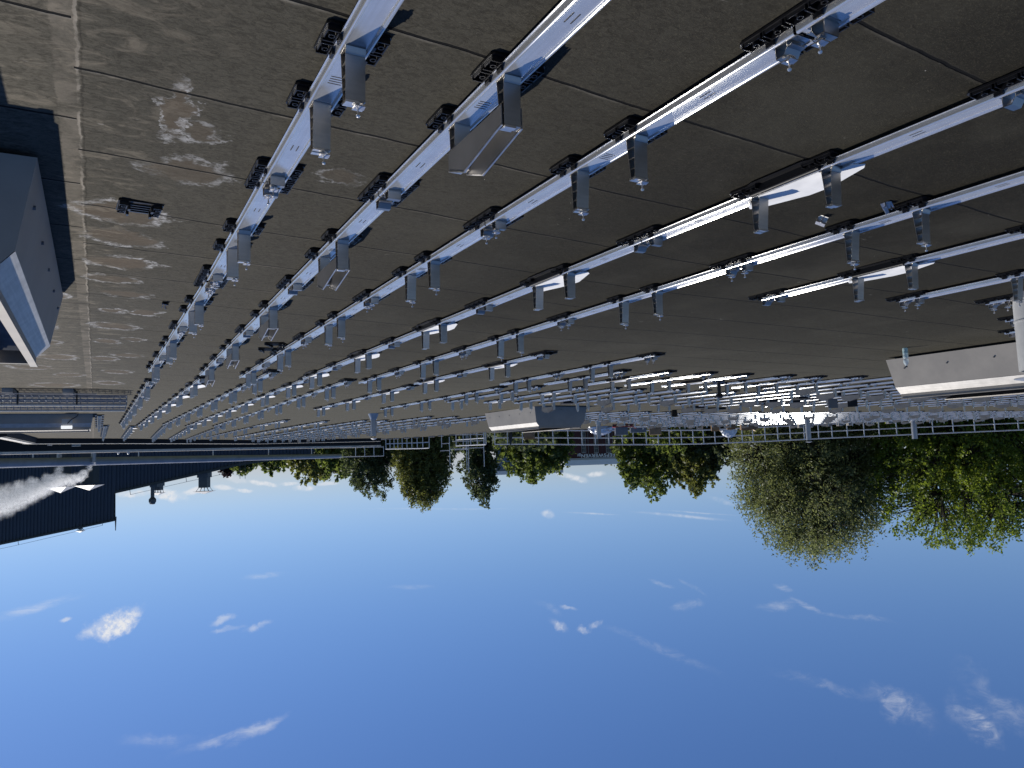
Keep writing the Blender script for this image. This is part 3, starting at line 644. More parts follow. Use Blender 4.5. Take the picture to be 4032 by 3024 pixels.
# bottle
m,tt=mat('clear_bottle'); princ(tt,Base_Color=(.80,.92,.92,1),Roughness=.06,Transmission_Weight=.0,Alpha=.42)
M['bottle']=m
t=thing('water_bottle','clear plastic water bottle standing upright before the grey ventilator','bottle',G(3563,1369)+Vector((0,0,.002)),0)
MB().lathe([(.03,.0),(.037,.008),(.038,.05),(.035,.06),(.038,.07),(.038,.10),(.035,.108),(.038,.12),(.038,.15),(.028,.165),(.038,.185),(.04,.21),(.032,.24),(.016,.265),(.014,.28)],20).build('bottle_body',M['bottle'],t,smooth=True)
MB().lathe([(.015,.28),(.015,.297),(.012,.299)],14).build('bottle_cap',M['rubber'],t); 
m,tt=mat('water'); princ(tt,Base_Color=(.25,.50,.48,1),Roughness=.1,Alpha=.6); M['water']=m
MB().lathe([(.028,.004),(.035,.01),(.036,.085)],18).build('water',M['water'],t,smooth=True)
# loose parts
def pad(label,p,rz): 
    o=inst('loose_pad',me_pad,None,p,rz); tag(o,label,'roof pad')
pad('black grid pad lying alone on the stained membrane by the gutter',G(550,812),-.06)
pad('loose black pad on the membrane beside the third rail, nearer of two',G(1086,1352),.5)
pad('loose black pad on the membrane beside the third rail, farther of two',G(1056,1373),.3)
def loose(label,p,rz,tilt):
    t=thing('loose_clamp',label,'loose clamp',Vector(p)+Vector((0,0,.012)),rz)
    t.rotation_euler=(tilt,.5,rz)
    b=MB(); b.prismX([(-.03,0),(.03,0),(.03,.003),(.005,.003),(.005,.035),(.02,.045),(.018,.048),(0,.038),(0,.003),(-.03,.003)],-.03,.03); b.build('clamp_body',M['aluL'],t)
    MB().bar((0,-.02,0),(0,-.02,.05),.004,8).build('bolt',M['aluL'],t)
loose('loose silver clamp on bare membrane between the fourth and fifth rails',G(3240,852),.8,.3)
loose('loose silver clamp touching the fifth rail, beside its black pad',G(3492,800),-.3,.2)
loose('tiny loose clamp on the stained membrane beside the gutter',G(651,1190),1.7,.2)
# flat slabs and boards near the walkway
for i,(x,y,w) in enumerate(((2742,1600,.5),(2808,1606,.7),(2955,1582,.5),(2950,1588,.4),(3010,1585,.6),(3024,1575,.6),(3165,1562,.55),(3160,1576,.9),(3320,1549,.6),(2240,1580,.4))):
    o=MB().box(-w/2,w/2,-.25,.25,.002,.075).build('flat_slab',M['black'],loc=G(x,y),rz=YAW*.8); tag(o,'dark flat slab stack lying on the walkway, %s from the ventilator end'%ordn(i),'slab','dark slabs left along the walkway')
for x,y,mt,lb in ((3277,1562,'plate','grey board standing upright among the glinting rails'),(3354,1556,'black','black board standing upright next to a grey one')):
    o=MB().box(-.13,.13,-.02,.02,.0,.33).build('upright_board',M[mt],loc=G(x,y),rz=YAW+.2); tag(o,lb,'board')
t=thing('bucket','black tapered bucket standing between rails, left of the red trolley','bucket',G(2655,1614)); MB().lathe([(.09,0),(.11,.21),(.125,.22),(.125,.235),(.105,.235),(.09,.05)],18).build('bucket_body',M['rubber'],t,smooth=True)
# ---------------------------------------------------------------- railing
def rd(x,y,Dp):
    v=Vector(((x-2016)/FPX,(y-1512)/FPX,1)); return Vector((CX.dot(v),CY.dot(v),CZ.dot(v)))*Dp+Vector((0,0,EYE))
def interp(tb,x):
    for (a,ya),(b,yb) in zip(tb,tb[1:]):
        if a<=x<=b: return ya+(yb-ya)*(x-a)/(b-a)
    return tb[-1][1] if x>tb[-1][0] else tb[0][1]
BASE=[(1400,1728),(1520,1723),(1700,1713),(1910,1692),(2590,1691),(2767,1690),(3300,1664),(3600,1650),(4032,1631),(4500,1612)]
TOP=[(1500,1768),(1670,1765),(1690,1763),(1740,1750),(1780,1756),(1910,1750),(2056,1748),(2300,1751),(2590,1750),(2767,1747),(3000,1738),(3300,1723),(3600,1710),(4032,1692),(4500,1672)]
DEP=[(1400,61),(1520,60),(1700,57),(1910,51.5),(4500,51)]
def railing(label,xs,mid=True):
    p0=rd(xs[0],interp(BASE,xs[0]),interp(DEP,xs[0])); t=thing('guard_rail',label,'railing',p0); tops=[];bs=[]
    for x in xs:
        dp=interp(DEP,x); b=rd(x,interp(BASE,x),dp)-p0; tp=rd(x,interp(TOP,x),dp)-p0; tp=Vector((b.x,b.y,tp.z))
        MB().bar(b,tp,.036,8).build('post',M['fence'],t); tops.append(tp); bs.append(b)
    for nm,f,r in (('top_rail',1.,.042),('middle_rail',.55,.036),('bottom_rail',.05,.045)):
        mb=MB()
        for a,b,c,d in zip(tops,tops[1:],bs,bs[1:]): mb.bar(c.lerp(a,f)+Vector((0,.04,0)),d.lerp(b,f)+Vector((0,.04,0)),r,8)
        mb.build(nm,M['fence'],t)
XS=[1947,1997,2056,2119,2176,2235,2290,2342,2395,2448,2492,2543,2590,2634,2681,2727,2768,2813,2866,2920,2962,3010,3060,3109,3164,3220,3273,3333,3399,3458,3527,3598,3669,3749,3833,3912,4005,4100,4200]
railing('long galvanised railing in front of the trees along the whole roof edge',XS)
railing('short steeply foreshortened railing piece where the black parapet ends',[1519,1535,1551,1566,1583,1602,1621,1642,1664,1689])
railing('low railing piece with closely set posts left of the cardboard box',[1795,1823,1852,1878,1905,1912])
p0=rd(1769,1735,56); t=thing('scaffold_frame','grey scaffold poles rising past the railing before the dark narrow tree','scaffold',p0)
for x,y0,y1,dp in ((1769,1720,1835,56),(1835,1700,1850,56),(1842,1705,1862,58),(1903,1700,1838,56),(1738,1708,1762,54)):
    a=rd(x,y0,dp)-p0; b=rd(x,y1,dp)-p0; b.x,b.y=a.x,a.y; MB().bar(a,b,.03,8).build('upright_pole',M['fence'],t)
for x0,x1,y,dp in ((1738,1772,1747,56),(1733,1770,1775,56),(1770,1840,1768,57),(1790,1842,1771,56),(1830,1903,1764,56),(1780,1900,1737,57),(1790,1905,1712,58)):
    MB().bar(rd(x0,y,dp)-p0,rd(x1,y-2,dp)-p0,.028,8).build('cross_pole',M['fence'],t)
p0=rd(1400,1760,64); t=thing('side_railing','thin railing beyond the parapet in front of the dark round tree','railing',p0)
for x in (1400,1436,1472,1510): a=rd(x,1757,64)-p0; b=rd(x,1796,64)-p0; b.x,b.y=a.x,a.y; MB().bar(a,b,.03,8).build('post',M['fence'],t)
for y in (1796,1760): MB().bar(rd(1340,y+3,64)-p0,rd(1510,y-1,64)-p0,.03,8).build('top_rail' if y>1780 else 'bottom_rail',M['fence'],t)
# ballast blocks at the foot
bx=[3120,3150,3190,3262,3305,3344,3420,3500,3590,3660,3790]+[1506,1535,1560,1600,1640,1700,1735,1780,1835,1870,1900,1940]
for i,x in enumerate(bx):
    dp=interp(DEP,x)-1.2; b=rd(x,interp(BASE,x)-2,dp); s=.14 if x>2000 else .2
    o=MB().box(-s,s,-.18,.18,-.05,.26 if x>2000 else .2).build('ballast_block',M['block'] if i%3 else M['plate'],loc=b,rz=YAW)
    tag(o,('grey railing-foot block below willow and maple, %s from the foil'%ordn(i)) if i<11 else ('block at the railing foot near the scaffold, %s from the parapet'%ordn(i-11)),'block','blocks at the foot of the railing')
# cardboard, foil, trolley
def carton(label,x0,x1,y0,y1,dp,flaps=True,mt='card'):
    a=rd((x0+x1)/2,y0,dp); w=(x1-x0)*dp/FPX/2; h=(y1-y0)*dp/FPX
    t=thing('cardboard_box',label,'box',a,YAW+.15); MB().box(-w,w,-w*.8,w*.8,0,h).build('box_body',M[mt],t,bevel=.004)
    if flaps:
        f=MB(); f.add([(-w,-w*.8,h),(w,-w*.8,h),(w*.9,-w*1.3,h+w*.15),(-w*.9,-w*1.3,h+w*.15)],[(0,1,2,3)]); f.add([(-w,w*.8,h),(-w,-w*.8,h),(-w*1.5,-w*.7,h+w*.3),(-w*1.5,w*.7,h+w*.3)],[(0,1,2,3)])
        f.build('flap',simple('pale_cardboard',(.55,.43,.30),.85,0,.1,5) if 'palec' not in M else M['palec'],t)
    return t
carton('tall open cardboard box rising over the railing behind the middle ventilator',2063,2103,1688,1728,46)
carton('brown cardboard box at the railing right of the grey crate',2556,2602,1684,1712,48,False)
carton('brown box first in the row of boxes below the dark hedge',2800,2830,1672,1696,48)
carton('dark brown box second in the row of boxes below the hedge',2862,2893,1673,1694,48,False)
carton('cardboard box behind the clear plastic wrap in the row below the hedge',2916,2960,1672,1692,48)
carton('last brown box of the row, next to the willow',2955,2982,1670,1690,48,False)
def crumple(name,label,cat,x0,x1,y0,y1,dp,mt,seed):
    rg=np.random.default_rng(seed); a=rd((x0+x1)/2,y0,dp); w=(x1-x0)*dp/FPX/2; h=(y1-y0)*dp/FPX; mb=MB(); n=9;k=22; vs=[];fs=[]
    for j in range(n):
        for i in range(k):
            f=j/(n-1); tt=2*math.pi*i/k; rr=(1-f**3*.75)*(1+.22*(rg.random()-.5)); vs.append((w*rr*math.cos(tt),w*.45*rr*math.sin(tt),h*f*(1+.1*(rg.random()-.5))))
    for j in range(n-1):
        for i in range(k): fs.append((j*k+i,j*k+(i+1)%k,(j+1)*k+(i+1)%k,(j+1)*k+i))
    fs.append(tuple(range((n-1)*k,n*k))); mb.add(vs,fs); o=mb.build(name,M[mt],loc=a,rz=YAW); tag(o,label,cat)
crumple('foil_bundle','crumpled silver foil bundle beside the red trolley','foil bundle',2316,2415,1680,1713,47,'foil',3)
crumple('plastic_wrap','crumpled clear plastic wrap lying over the boxes at the railing','plastic wrap',2838,2902,1692,1722,47.5,'plastic',5)
crumple('dark_bag','black bag hanging on the railing left of the tall cardboard box','bag',2002,2016,1703,1752,50,'rubber',8)
p=rd(2452,1662,44); t=thing('hand_trolley','red flatbed hand trolley with black spoked wheels at the railing','trolley',p,YAW+.1)
MB().box(-.62,.62,-.3,.3,.24,.30).build('deck',M['red'],t); MB().bar((-.55,-.2,.3),(-.75,-.2,.42),.02).bar((.2,-.25,.2),(-.3,-.25,.05),.02).bar((.3,-.25,.12),(.62,-.25,.28),.025).build('frame',M['red'],t)
for x in (-.5,-.22,.25,.48):
    for y in ((-.28,.28) if x in (-.5,.48) else (-.3,)):
        mb=MB(); ring=[(.0,.0)]; 
        mb.bar((x,y-.03,.12),(x,y+.03,.12),.12,16); wl=mb.build('wheel',M['rubber'],t); mb=MB()
        mb.bar((x,y-.035,.12),(x,y-.031,.12),.07,12); mb.build('hub',M['red'],wl)
o=MB().box(-.36,.36,-.25,.25,0,.42).box(-.38,.38,-.27,.27,.42,.45).build('plastic_crate',M['junction'],loc=p+Vector((.1,.06,.31)),rz=YAW); tag(o,'dark ribbed crate carried on the red trolley','crate')
o=MB().box(-.5,.5,-.2,.2,-.2,.1).build('grey_carton',M['junction'],loc=rd(2512,1697,48),rz=YAW); tag(o,'long grey carton between the red trolley and a brown box','carton')
# ---------------------------------------------------------------- parapets
def wallpoly(mb,pts,z0,z1,th):
    for (a,b),(c,d) in zip(pts,pts[1:]):
        v=Vector((c-a,d-b,0)); n=Vector((-v.y,v.x,0)).normalized()*th
        if n.dot(FV)<0: n=-n
        mb.add([(a,b,z0),(c,d,z0),(c+n.x,d+n.y,z0),(a+n.x,b+n.y,z0),(a,b,z1),(c,d,z1),(c+n.x,d+n.y,z1),(a+n.x,b+n.y,z1)],[(3,2,1,0),(4,5,6,7),(0,1,5,4),(1,2,6,5),(2,3,7,6),(3,0,4,7)])
    return mb
t=thing('roof_upstand','low black bitumen upstand with a thin pale top edge at the roof end','parapet',(0,0,0))
E1=[(e[0],e[1]-.1) for e in EDGE[:6]]
wallpoly(MB(),E1,-.3,.25,.45).build('upstand_face',M['black'],t); wallpoly(MB(),E1,.251,.275,.30).build('top_edge',M['cap'],t)
def uv(x,V,y=1780): u,z=FP(x,y,V); q=RU*u+FV*V; return (q.x,q.y)
t=thing('parapet_wall','long black parapet wall with a double pale capping in front of the duct','parapet',(0,0,0))
E2=[uv(-500,38),uv(0,44.5),uv(500,49.5),uv(1000,56.5),uv(1420,64),uv(1500,65)]
wallpoly(MB(),E2,-2,.40,.5).build('wall_face',M['black'],t); wallpoly(MB(),E2,.401,.445,.62).build('lower_capping',M['cap'],t); 
E3=[(a-FV.x*-.25,b+.22) for a,b in E2]; wallpoly(MB(),E3,.446,.56,.5).build('upper_capping',M['cap'],t)
mb=MB()
for x in (155,425):
    u,z=FP(x,1757,43); q=RU*u+FV*(44.0 if x<200 else 47.8); mb.box(q.x-.12,q.x+.12,q.y-.6,q.y-.3,-.1,.15)
mb.build('outlet_box',M['junction'],t)
o=MB().box(-.25,.25,-.03,.03,-.05,-.01).box(-.25,.25,-.03,.03,.02,.06).build('warning_plate',M['fascia'],loc=RU*FP(300,1767,43.5)[0]+FV*43.5+Vector((0,0,.2)),rz=YAW); tag(o,'two pale horizontal bars on the black parapet below the steaming stacks','plate')
# ---------------------------------------------------------------- structures beyond, placed on frontal planes
def front(name,label,cat,x,y,V,group=None):
    u,z=FP(x,y,V); q=RU*u+FV*V; return thing(name,label,cat,(q.x,q.y,z),YAW,group),u,z
def rel(x,y,V,u,z): a,b=FP(x,y,V); return a-u,b-z
# duct
a=RU*FP(-260,1835,44)[0]+FV*44; b=RU*FP(955,1807,77)[0]+FV*77; c=RU*FP(1348,1795,103)[0]+FV*103
t=thing('roof_duct','long horizontal insulated duct running above the black parapet','duct',(a.x,a.y,1.03))
MB().bar(Vector((0,0,0)),Vector((b.x-a.x,b.y-a.y,0)),.31,32).build('duct_pipe',M['duct'],t,smooth=True)
mb=MB(); mb.bar(Vector((b.x-a.x,b.y-a.y,0)),Vector((c.x-a.x,c.y-a.y,-.02)),.285,32); e=Vector((c.x-a.x,c.y-a.y,-.02)); mb.build('duct_pipe',M['duct'],t,smooth=True)
mb=MB(); d=(e).normalized(); 
prev=e; 
for i in range(1,6):
    nx=e+d*(.28*math.sin(i*math.pi/10)); mb.bar(prev,nx,.285*math.cos((i-1)*math.pi/10)+.001,28,.285*math.cos(i*math.pi/10)+.001); prev=nx
mb.build('rounded_end',M['duct'],t,smooth=True)
for f in (.12,.3,.48,.66,.84):
    q=e*f; MB().box(q.x-.04,q.x+.04,q.y-.04,q.y+.04,-2,-.25).build('duct_stand',M['fence'],t)
# stacks and their steam
for x,lb in ((234,'silver stack under the left half of the steam, nearer the picture edge'),(369,'silver stack at the right start of the steam')):
    t,u,z=front('silver_stack',lb,'stack',x,1778,56,'silver stacks in front of the duct'); h=.78
    MB().lathe([(.165,-1.5),(.165,h),(.18,h),(.18,h+.03),(.14,h+.03)],24).build('tube',M['pipe'],t,smooth=True); MB().lathe([(.24,.06),(.24,.09),(.17,.1)],24).build('collar',M['ductlt'],t,smooth=True)
for x,lb in ((466,'small grey dome vent behind the parapet, first right of the stacks'),(505,'small grey dome vent behind the parapet, second right of the stacks')):
    t,u,z=front('dome_vent',lb,'vent',x,1775,50,'small dome vents'); MB().lathe([(.07,-.6),(.09,.05),(.09,.16),(.07,.21),(.03,.235)],16).build('dome',M['pipe'],t,smooth=True)
for x,y0,yt,yc,ya,hw,cw,lb in ((241,1795,1900,1917,1941,29,43,'dark square flue box under a white cone cap, half hidden by steam'),(354,1795,1903,1910,1931,26,41,'dark square flue box with a white cone cap right of the steam')):
    V=84; t,u,z=front('flue_box',lb,'flue',x,y0,V,'square flues with cone caps'); s=V/FPX
    r=lambda yy: FP(x,yy,V)[1]-z
    MB().box(-hw*s,hw*s,-.6,.6,-3,r(yt)).build('box_casing',M['chim'],t); MB().box(-hw*s*1.07,hw*s*1.07,-.66,.66,r(1820),r(1822)+.05).build('collar',M['ductlt'],t)
    mb=MB(); mb.add([(-cw*s,-1,r(yc)),(cw*s,-1,r(yc)),(cw*s,1,r(yc)),(-cw*s,1,r(yc)),(0,0,r(ya))],[(3,2,1,0),(0,1,4),(1,2,4),(2,3,4),(3,0,4)]); mb.build('cone_cap',M['cone'],t)
    mb=MB(); 
    for sx in (-1,1):
        for sy in (-.5,.5): mb.bar((sx*hw*s*.9,sy,r(yt)-.1),(sx*cw*s*.8,sy*1.4,r(yc)+.02),.03,5)
    mb.build('cap_strut',M['chim'],t)
# corrugated warehouse
V=112; t,u,z=front('warehouse','dark navy corrugated warehouse with a stepped sloping roof line','warehouse',453,1740,V)
def poly(pts,v0,v1):
    pr=[rel(x,y,V,u,z) for x,y in pts]; n=len(pr); sk=u/V*1.04
    return MB().add([(a+v0*sk,v0,b) for a,b in pr]+[(a+v1*sk,v1,b) for a,b in pr],[tuple(range(n)),tuple(range(n,2*n))[::-1]]+[(i,n+i,n+(i+1)%n,(i+1)%n) for i in range(n)])
navs=slat('navy_corrugated_cladding',(.012,.026,.058),.34)
def corr(pts_top,x0,x1,nm):   # real corrugated sheet: trapezoid ribs following the roof line
    a0=rel(x0,1700,V,u,z)[0]; a1=rel(x1,1700,V,u,z)[0]; lo,hi=min(a0,a1),max(a0,a1); tp=sorted(rel(x,y,V,u,z) for x,y in pts_top)
    v=[];f=[]; x=lo; k=0
    while x<hi:
        for dx,dv in ((0,0),(.20,0),(.26,.10),(.46,.10),(.52,0)):
            q=min(x+dx,hi)
            zt=interp(tp,q); v+= [(q,dv,-10),(q,dv,zt)]
        x+=.52
    n=len(v)//2
    for i in range(n-1): f.append((2*i,2*i+2,2*i+3,2*i+1))
    MB().add(v,f).build(nm,M['navy'],t)
corr([(-200,2187),(0,2145),(453,2049)],-200,453,'tall_cladding'); corr([(453,1942),(950,1830),(1180,1798),(1330,1790)],453,1330,'low_cladding')
poly([(-200,2185),(0,2143),(451,2047),(451,1720),(-200,1720)],.2,25).build('tall_hall',M['navy'],t); poly([(452,1940),(950,1828),(1180,1796),(1330,1788),(1330,1700),(452,1700)],.2,25).build('low_hall',M['navy'],t)
poly([(-200,2187),(0,2146),(453,2051),(453,2044),(0,2138),(-200,2180)],-.25,25.1).build('verge_trim',M['navy_trim'],t); poly([(453,1943),(950,1832),(1180,1799),(1180,1791),(950,1822),(453,1934)],-.25,25.1).build('verge_trim',M['navy_trim'],t)
poly([(451,2050),(455,2050),(455,1938),(451,1938)],-.2,.2).build('corner_trim',M['navy_trim'],t)
for L in ([(-200,2203),(20,2155),(360,2076)],[(473,1952),(700,1900),(850,1868)]):
    mb=MB()
    for (xa,ya),(xb,yb) in zip(L,L[1:]): a=rel(xa,ya,V,u,z); b=rel(xb,yb,V,u,z); mb.bar((a[0],3,a[1]),(b[0],3,b[1]),.03,4)
    for xa,ya in L: a=rel(xa,ya,V,u,z); mb.bar((a[0],3,a[1]),(a[0]+.1,3,a[1]-.7),.035,4)
    mb.build('roof_wire',M['vent'],t)
mb=MB(); a=rel(441,2050,V,u,z); b=rel(441,2092,V,u,z); mb.bar((a[0],1,a[1]-.5),(b[0],1,b[1]),.14,6,.05); mb.build('corner_spike',M['vent'],t)
s=V/FPX
def exhaust(lb,x,y0,yt,yc,ya,hw,cw,zz=3):
    t2,u2,z2=front('roof_exhaust',lb,'exhaust',x,y0,V+zz,'exhausts on the warehouse roof'); r=lambda yy: FP(x,yy,V+zz)[1]-z2
    MB().box(-hw*s,hw*s,-hw*s,hw*s,-.8,r(yt)).build('casing',M['vent'],t2); MB().box(-hw*s*1.25,hw*s*1.25,-hw*s*1.25,hw*s*1.25,-.8,.15).build('base_curb',M['vent'],t2)
    MB().add([(-cw*s,-cw*s,r(yc)),(cw*s,-cw*s,r(yc)),(cw*s,cw*s,r(yc)),(-cw*s,cw*s,r(yc)),(0,0,r(ya))],[(3,2,1,0),(0,1,4),(1,2,4),(2,3,4),(3,0,4)]).build('cone_cap',M['cone'],t2)
    mb=MB()
    for sx in (-1,-.35,.35,1):
        for sy in (-1,1): mb.bar((sx*hw*s*.9,sy*hw*s*.9,r(yt)-.05),(sx*cw*s*.75,sy*cw*s*.6,r(yc)),.035,4)
    mb.build('cap_strut',M['vent'],t2)
exhaust('square exhaust with a wide cone cap on thin legs, alone on the low warehouse roof',805,1876,1920,1934,1945,17,34)
exhaust('low square exhaust with a cone cap, behind the ball-headed pipe',622,1910,1930,1940,1950,15,23,5)
exhaust('tiny capped exhaust on the tall warehouse roof edge',317,2070,2083,2090,2097,6,14,2)
t2,u2,z2=front('ball_exhaust','dark exhaust pipe with a faceted ball head on the low warehouse roof','exhaust',601,1912,V+2); r=lambda yy: FP(601,yy,V+2)[1]-z2
MB().box(-.9,.2,-.5,.5,-1,.25).build('base_curb',M['vent'],t2); MB().bar((0,0,-.5),(0,0,r(1960)),.27,12).build('pipe',M['vent'],t2); a,b=r(1957),r(1986)
MB().lathe([(.27,a),(.55,a+(b-a)*.3),(.55,a+(b-a)*.62),(.36,b-.05),(.2,b)],8).build('ball_head',M['vent'],t2)
t2,u2,z2=front('roof_ladder','steel ladder standing above the low end of the warehouse roof','ladder',955,1770,V-2); r=lambda yy: FP(955,yy,V-2)[1]-z2
mb=MB(); mb.bar((-.38,0,-1),(-.38,0,r(1885)),.035,5); mb.bar((.38,0,-1),(.38,0,r(1885)),.035,5); mb.build('side_rail',M['vent'],t2); mb=MB()
for i in range(10): mb.bar((-.38,0,.3*i),(.38,0,.3*i),.02,5)
mb.build('rung',M['vent'],t2)
# oxblood building
V=140; t,u,z=front('lettered_building','oxblood clad building with pale roof lettering, half hidden by trees','building',2390,1700,V)
def bx(x0,x1,y0,y1,v0,v1,nm,mt):
    a=rel(x0,y0,V,u,z); b=rel(x1,y1,V,u,z); MB().box(min(a[0],b[0]),max(a[0],b[0]),v0,v1,min(a[1],b[1]),max(a[1],b[1])).build(nm,M[mt],t)
rl=lambda x,y: rel(x,y,V,u,z)
bx(2230,2560,1640,1806,0,12,'wall','brickred'); bx(2226,2564,1806,1812,-.35,12.3,'gutter_fascia','fascia'); bx(2222,2568,1813,1822,-.5,12.5,'roof_edge','whitefascia')
for x in (2298,2347,2394,2440,2483):
    a=rl(x-9,1700);b=rl(x+8,1782); w0,w1=min(a[0],b[0]),max(a[0],b[0]); 
    fr=MB().box(w0-.08,w1+.08,-.06,.0,-1.5,b[1]+.08).build('window_frame',M['winframe'],t); MB().box(w0,w1,-.075,-.061,-1.4,b[1]).build('pane',M['glass'],fr)
    mm=MB(); 
    for f in (.33,.66): mm.box(w0+(w1-w0)*f-.03,w0+(w1-w0)*f+.03,-.10,-.076,-1.4,b[1])
    for k in range(6): zz=b[1]-.05-k*.75; mm.box(w0,w1,-.105,-.077,zz-.05,zz)
    mm.build('glazing_bar',M['winframe'],fr)
for x in (2318,2414): a=rl(x,1806); MB().bar((a[0],-.12,-2),(a[0],-.12,a[1]),.05,6).build('downpipe',M['plate'],t)
mm=MB()
for i in range(12): x=2240+i*27; a=rl(x,1806); mm.box(a[0]-.02,a[0]+.02,-.012,-.001,-2,a[1])
mm.build('cladding_joint',M['navy_trim'],t)
def text(body,x0,x1,ya,yb,par,mt):
    cu=bpy.data.curves.new('lettering','FONT'); cu.body=body; cu.size=1; cu.extrude=.02; cu.offset=.028; cu.space_character=1.12
    o=bpy.data.objects.new('lettering',cu); COL.objects.link(o); bpy.context.view_layer.update(); dm=o.dimensions.copy()
    me=bpy.data.meshes.new_from_object(o.evaluated_get(bpy.context.evaluated_depsgraph_get())); bpy.data.objects.remove(o); o=bpy.data.objects.new('lettering',me); COL.objects.link(o); me.materials.clear(); me.materials.append(M[mt])
    a=rl(x0,ya); b=rl(x1,yb); sx=(b[0]-a[0])/dm.x; sz=(b[1]-a[1])/.70
    o.parent=par; o.location=(a[0],-.16,a[1]); o.rotation_euler=(math.pi/2,0,0); o.scale=(sx,sz,1)
text('SCHEEPSWERVEN',2464,2289,1783,1802,t,'lettering'); text('BV',2286,2273,1785,1797,t,'lettering')
V=165; t,u,z=front('storage_shed','blue-grey shed with blue stripes showing over the middle trees','shed',2100,1780,V)
bx(1950,2216,1740,1856,0,14,'wall','shed'); bx(1948,2218,1856,1861,-.3,14.3,'roof_edge','whitefascia')
for x in (1962,1991,2200,2213): bx(x-2,x+2,1760,1855,-.06,-.005,'blue_stripe','shedblue')
# ---------------------------------------------------------------- steam
def steam():
    blobs=[]; 
    path=[((369,1822),.13,.8),((352,1842),.22,.8),((330,1862),.32,.7),((305,1880),.40,.6),((272,1890),.46,.5),((238,1892),.50,.5),((200,1900),.58,.4),((160,1918),.62,.35),((120,1934),.70,.3),((75,1950),.76,.3),((30,1970),.85,.25),((-20,1990),.9,.25),((-80,2010),1.,.2),
      ((235,1826),.14,.7),((222,1848),.26,.7),((208,1872),.36,.5),((165,1885),.40,.4),((100,1905),.5,.3),((40,1925),.6,.25),((-20,1945),.7,.2),((-80,1960),.8,.2)]
    t0=RU*FP(150,1900,56)[0]+FV*56; z0=FP(150,1900,56)[1]
    for (px,py),r,dn in path:
        uu,zz=FP(px,py,56); q=RU*uu+FV*(56+(369-px)*.003); blobs.append((q.x-t0.x,q.y-t0.y,zz-z0,r*1.19,dn*.85))
    mb=MB(); mb.box(-5.6,5.2,-1.5,1.5,-1.9,2.9)
    m,t=mat('steam_volume'); c=t.n('ShaderNodeTexCoord').outputs['Object']; n=t.noise(c,2.3,6,.62); nv=t.vm('SUBTRACT',n.outputs['Color'],(.5,.5,.5)); 
    p=t.vm('ADD',c,t.n('ShaderNodeVectorMath',{0:nv,'Scale':.75},operation='SCALE')); acc=None
    ca,sa=math.cos(YAW),math.sin(YAW)
    for x,y,zz,r,dn in blobs:
        lx,ly=x*ca+y*sa,-x*sa+y*ca
        d=t.vm('DISTANCE',p,(lx,ly,zz)).outputs['Value']; k=t.m('MULTIPLY',t.ramp(d,r*1.05,r*.35),dn); acc=k if acc is None else t.m('MAXIMUM',acc,k)
    n3=t.noise(c,5.5,5,.65); den=t.m('MULTIPLY',t.m('MULTIPLY',acc,t.ramp(n3.outputs['Fac'],.30,.62)),11.)
    v=t.n('ShaderNodeVolumePrincipled',{'Color':(1,1,1,1),'Density':den,'Anisotropy':.55}); t.n('ShaderNodeOutputMaterial',{'Volume':v})
    o=mb.build('steam_plume',m,loc=(t0.x,t0.y,z0),rz=YAW); tag(o,'white steam drifting from the silver stacks','steam',kind='stuff')
steam()
SC.cycles.volume_step_rate=1.0; SC.cycles.volume_max_steps=128
# ---------------------------------------------------------------- trees
def quads(P,s,asp,name,mt,parent):
    n=len(P); a=RNG.normal(size=(n,3)); a/=np.linalg.norm(a,axis=1)[:,None]; b=RNG.normal(size=(n,3)); b-= (a*b).sum(1)[:,None]*a; b/=np.linalg.norm(b,axis=1)[:,None]
    ss=(s*(.6+.8*RNG.random(n)))[:,None]; a*=ss; b*=ss*asp
    V=np.stack([P-a,P-b*.9+a*.1,P+a,P+b],1).reshape(-1,3).astype(np.float32)
    me=bpy.data.meshes.new(name); me.vertices.add(4*n); me.vertices.foreach_set('co',V.ravel()); me.loops.add(4*n); me.loops.foreach_set('vertex_index',np.arange(4*n,dtype=np.int32))
    me.polygons.add(n); me.polygons.foreach_set('loop_start',np.arange(0,4*n,4,dtype=np.int32)); me.materials.append(mt); me.update(calc_edges=True)
    o=bpy.data.objects.new(name,me); COL.objects.link(o); o.parent=parent; return o
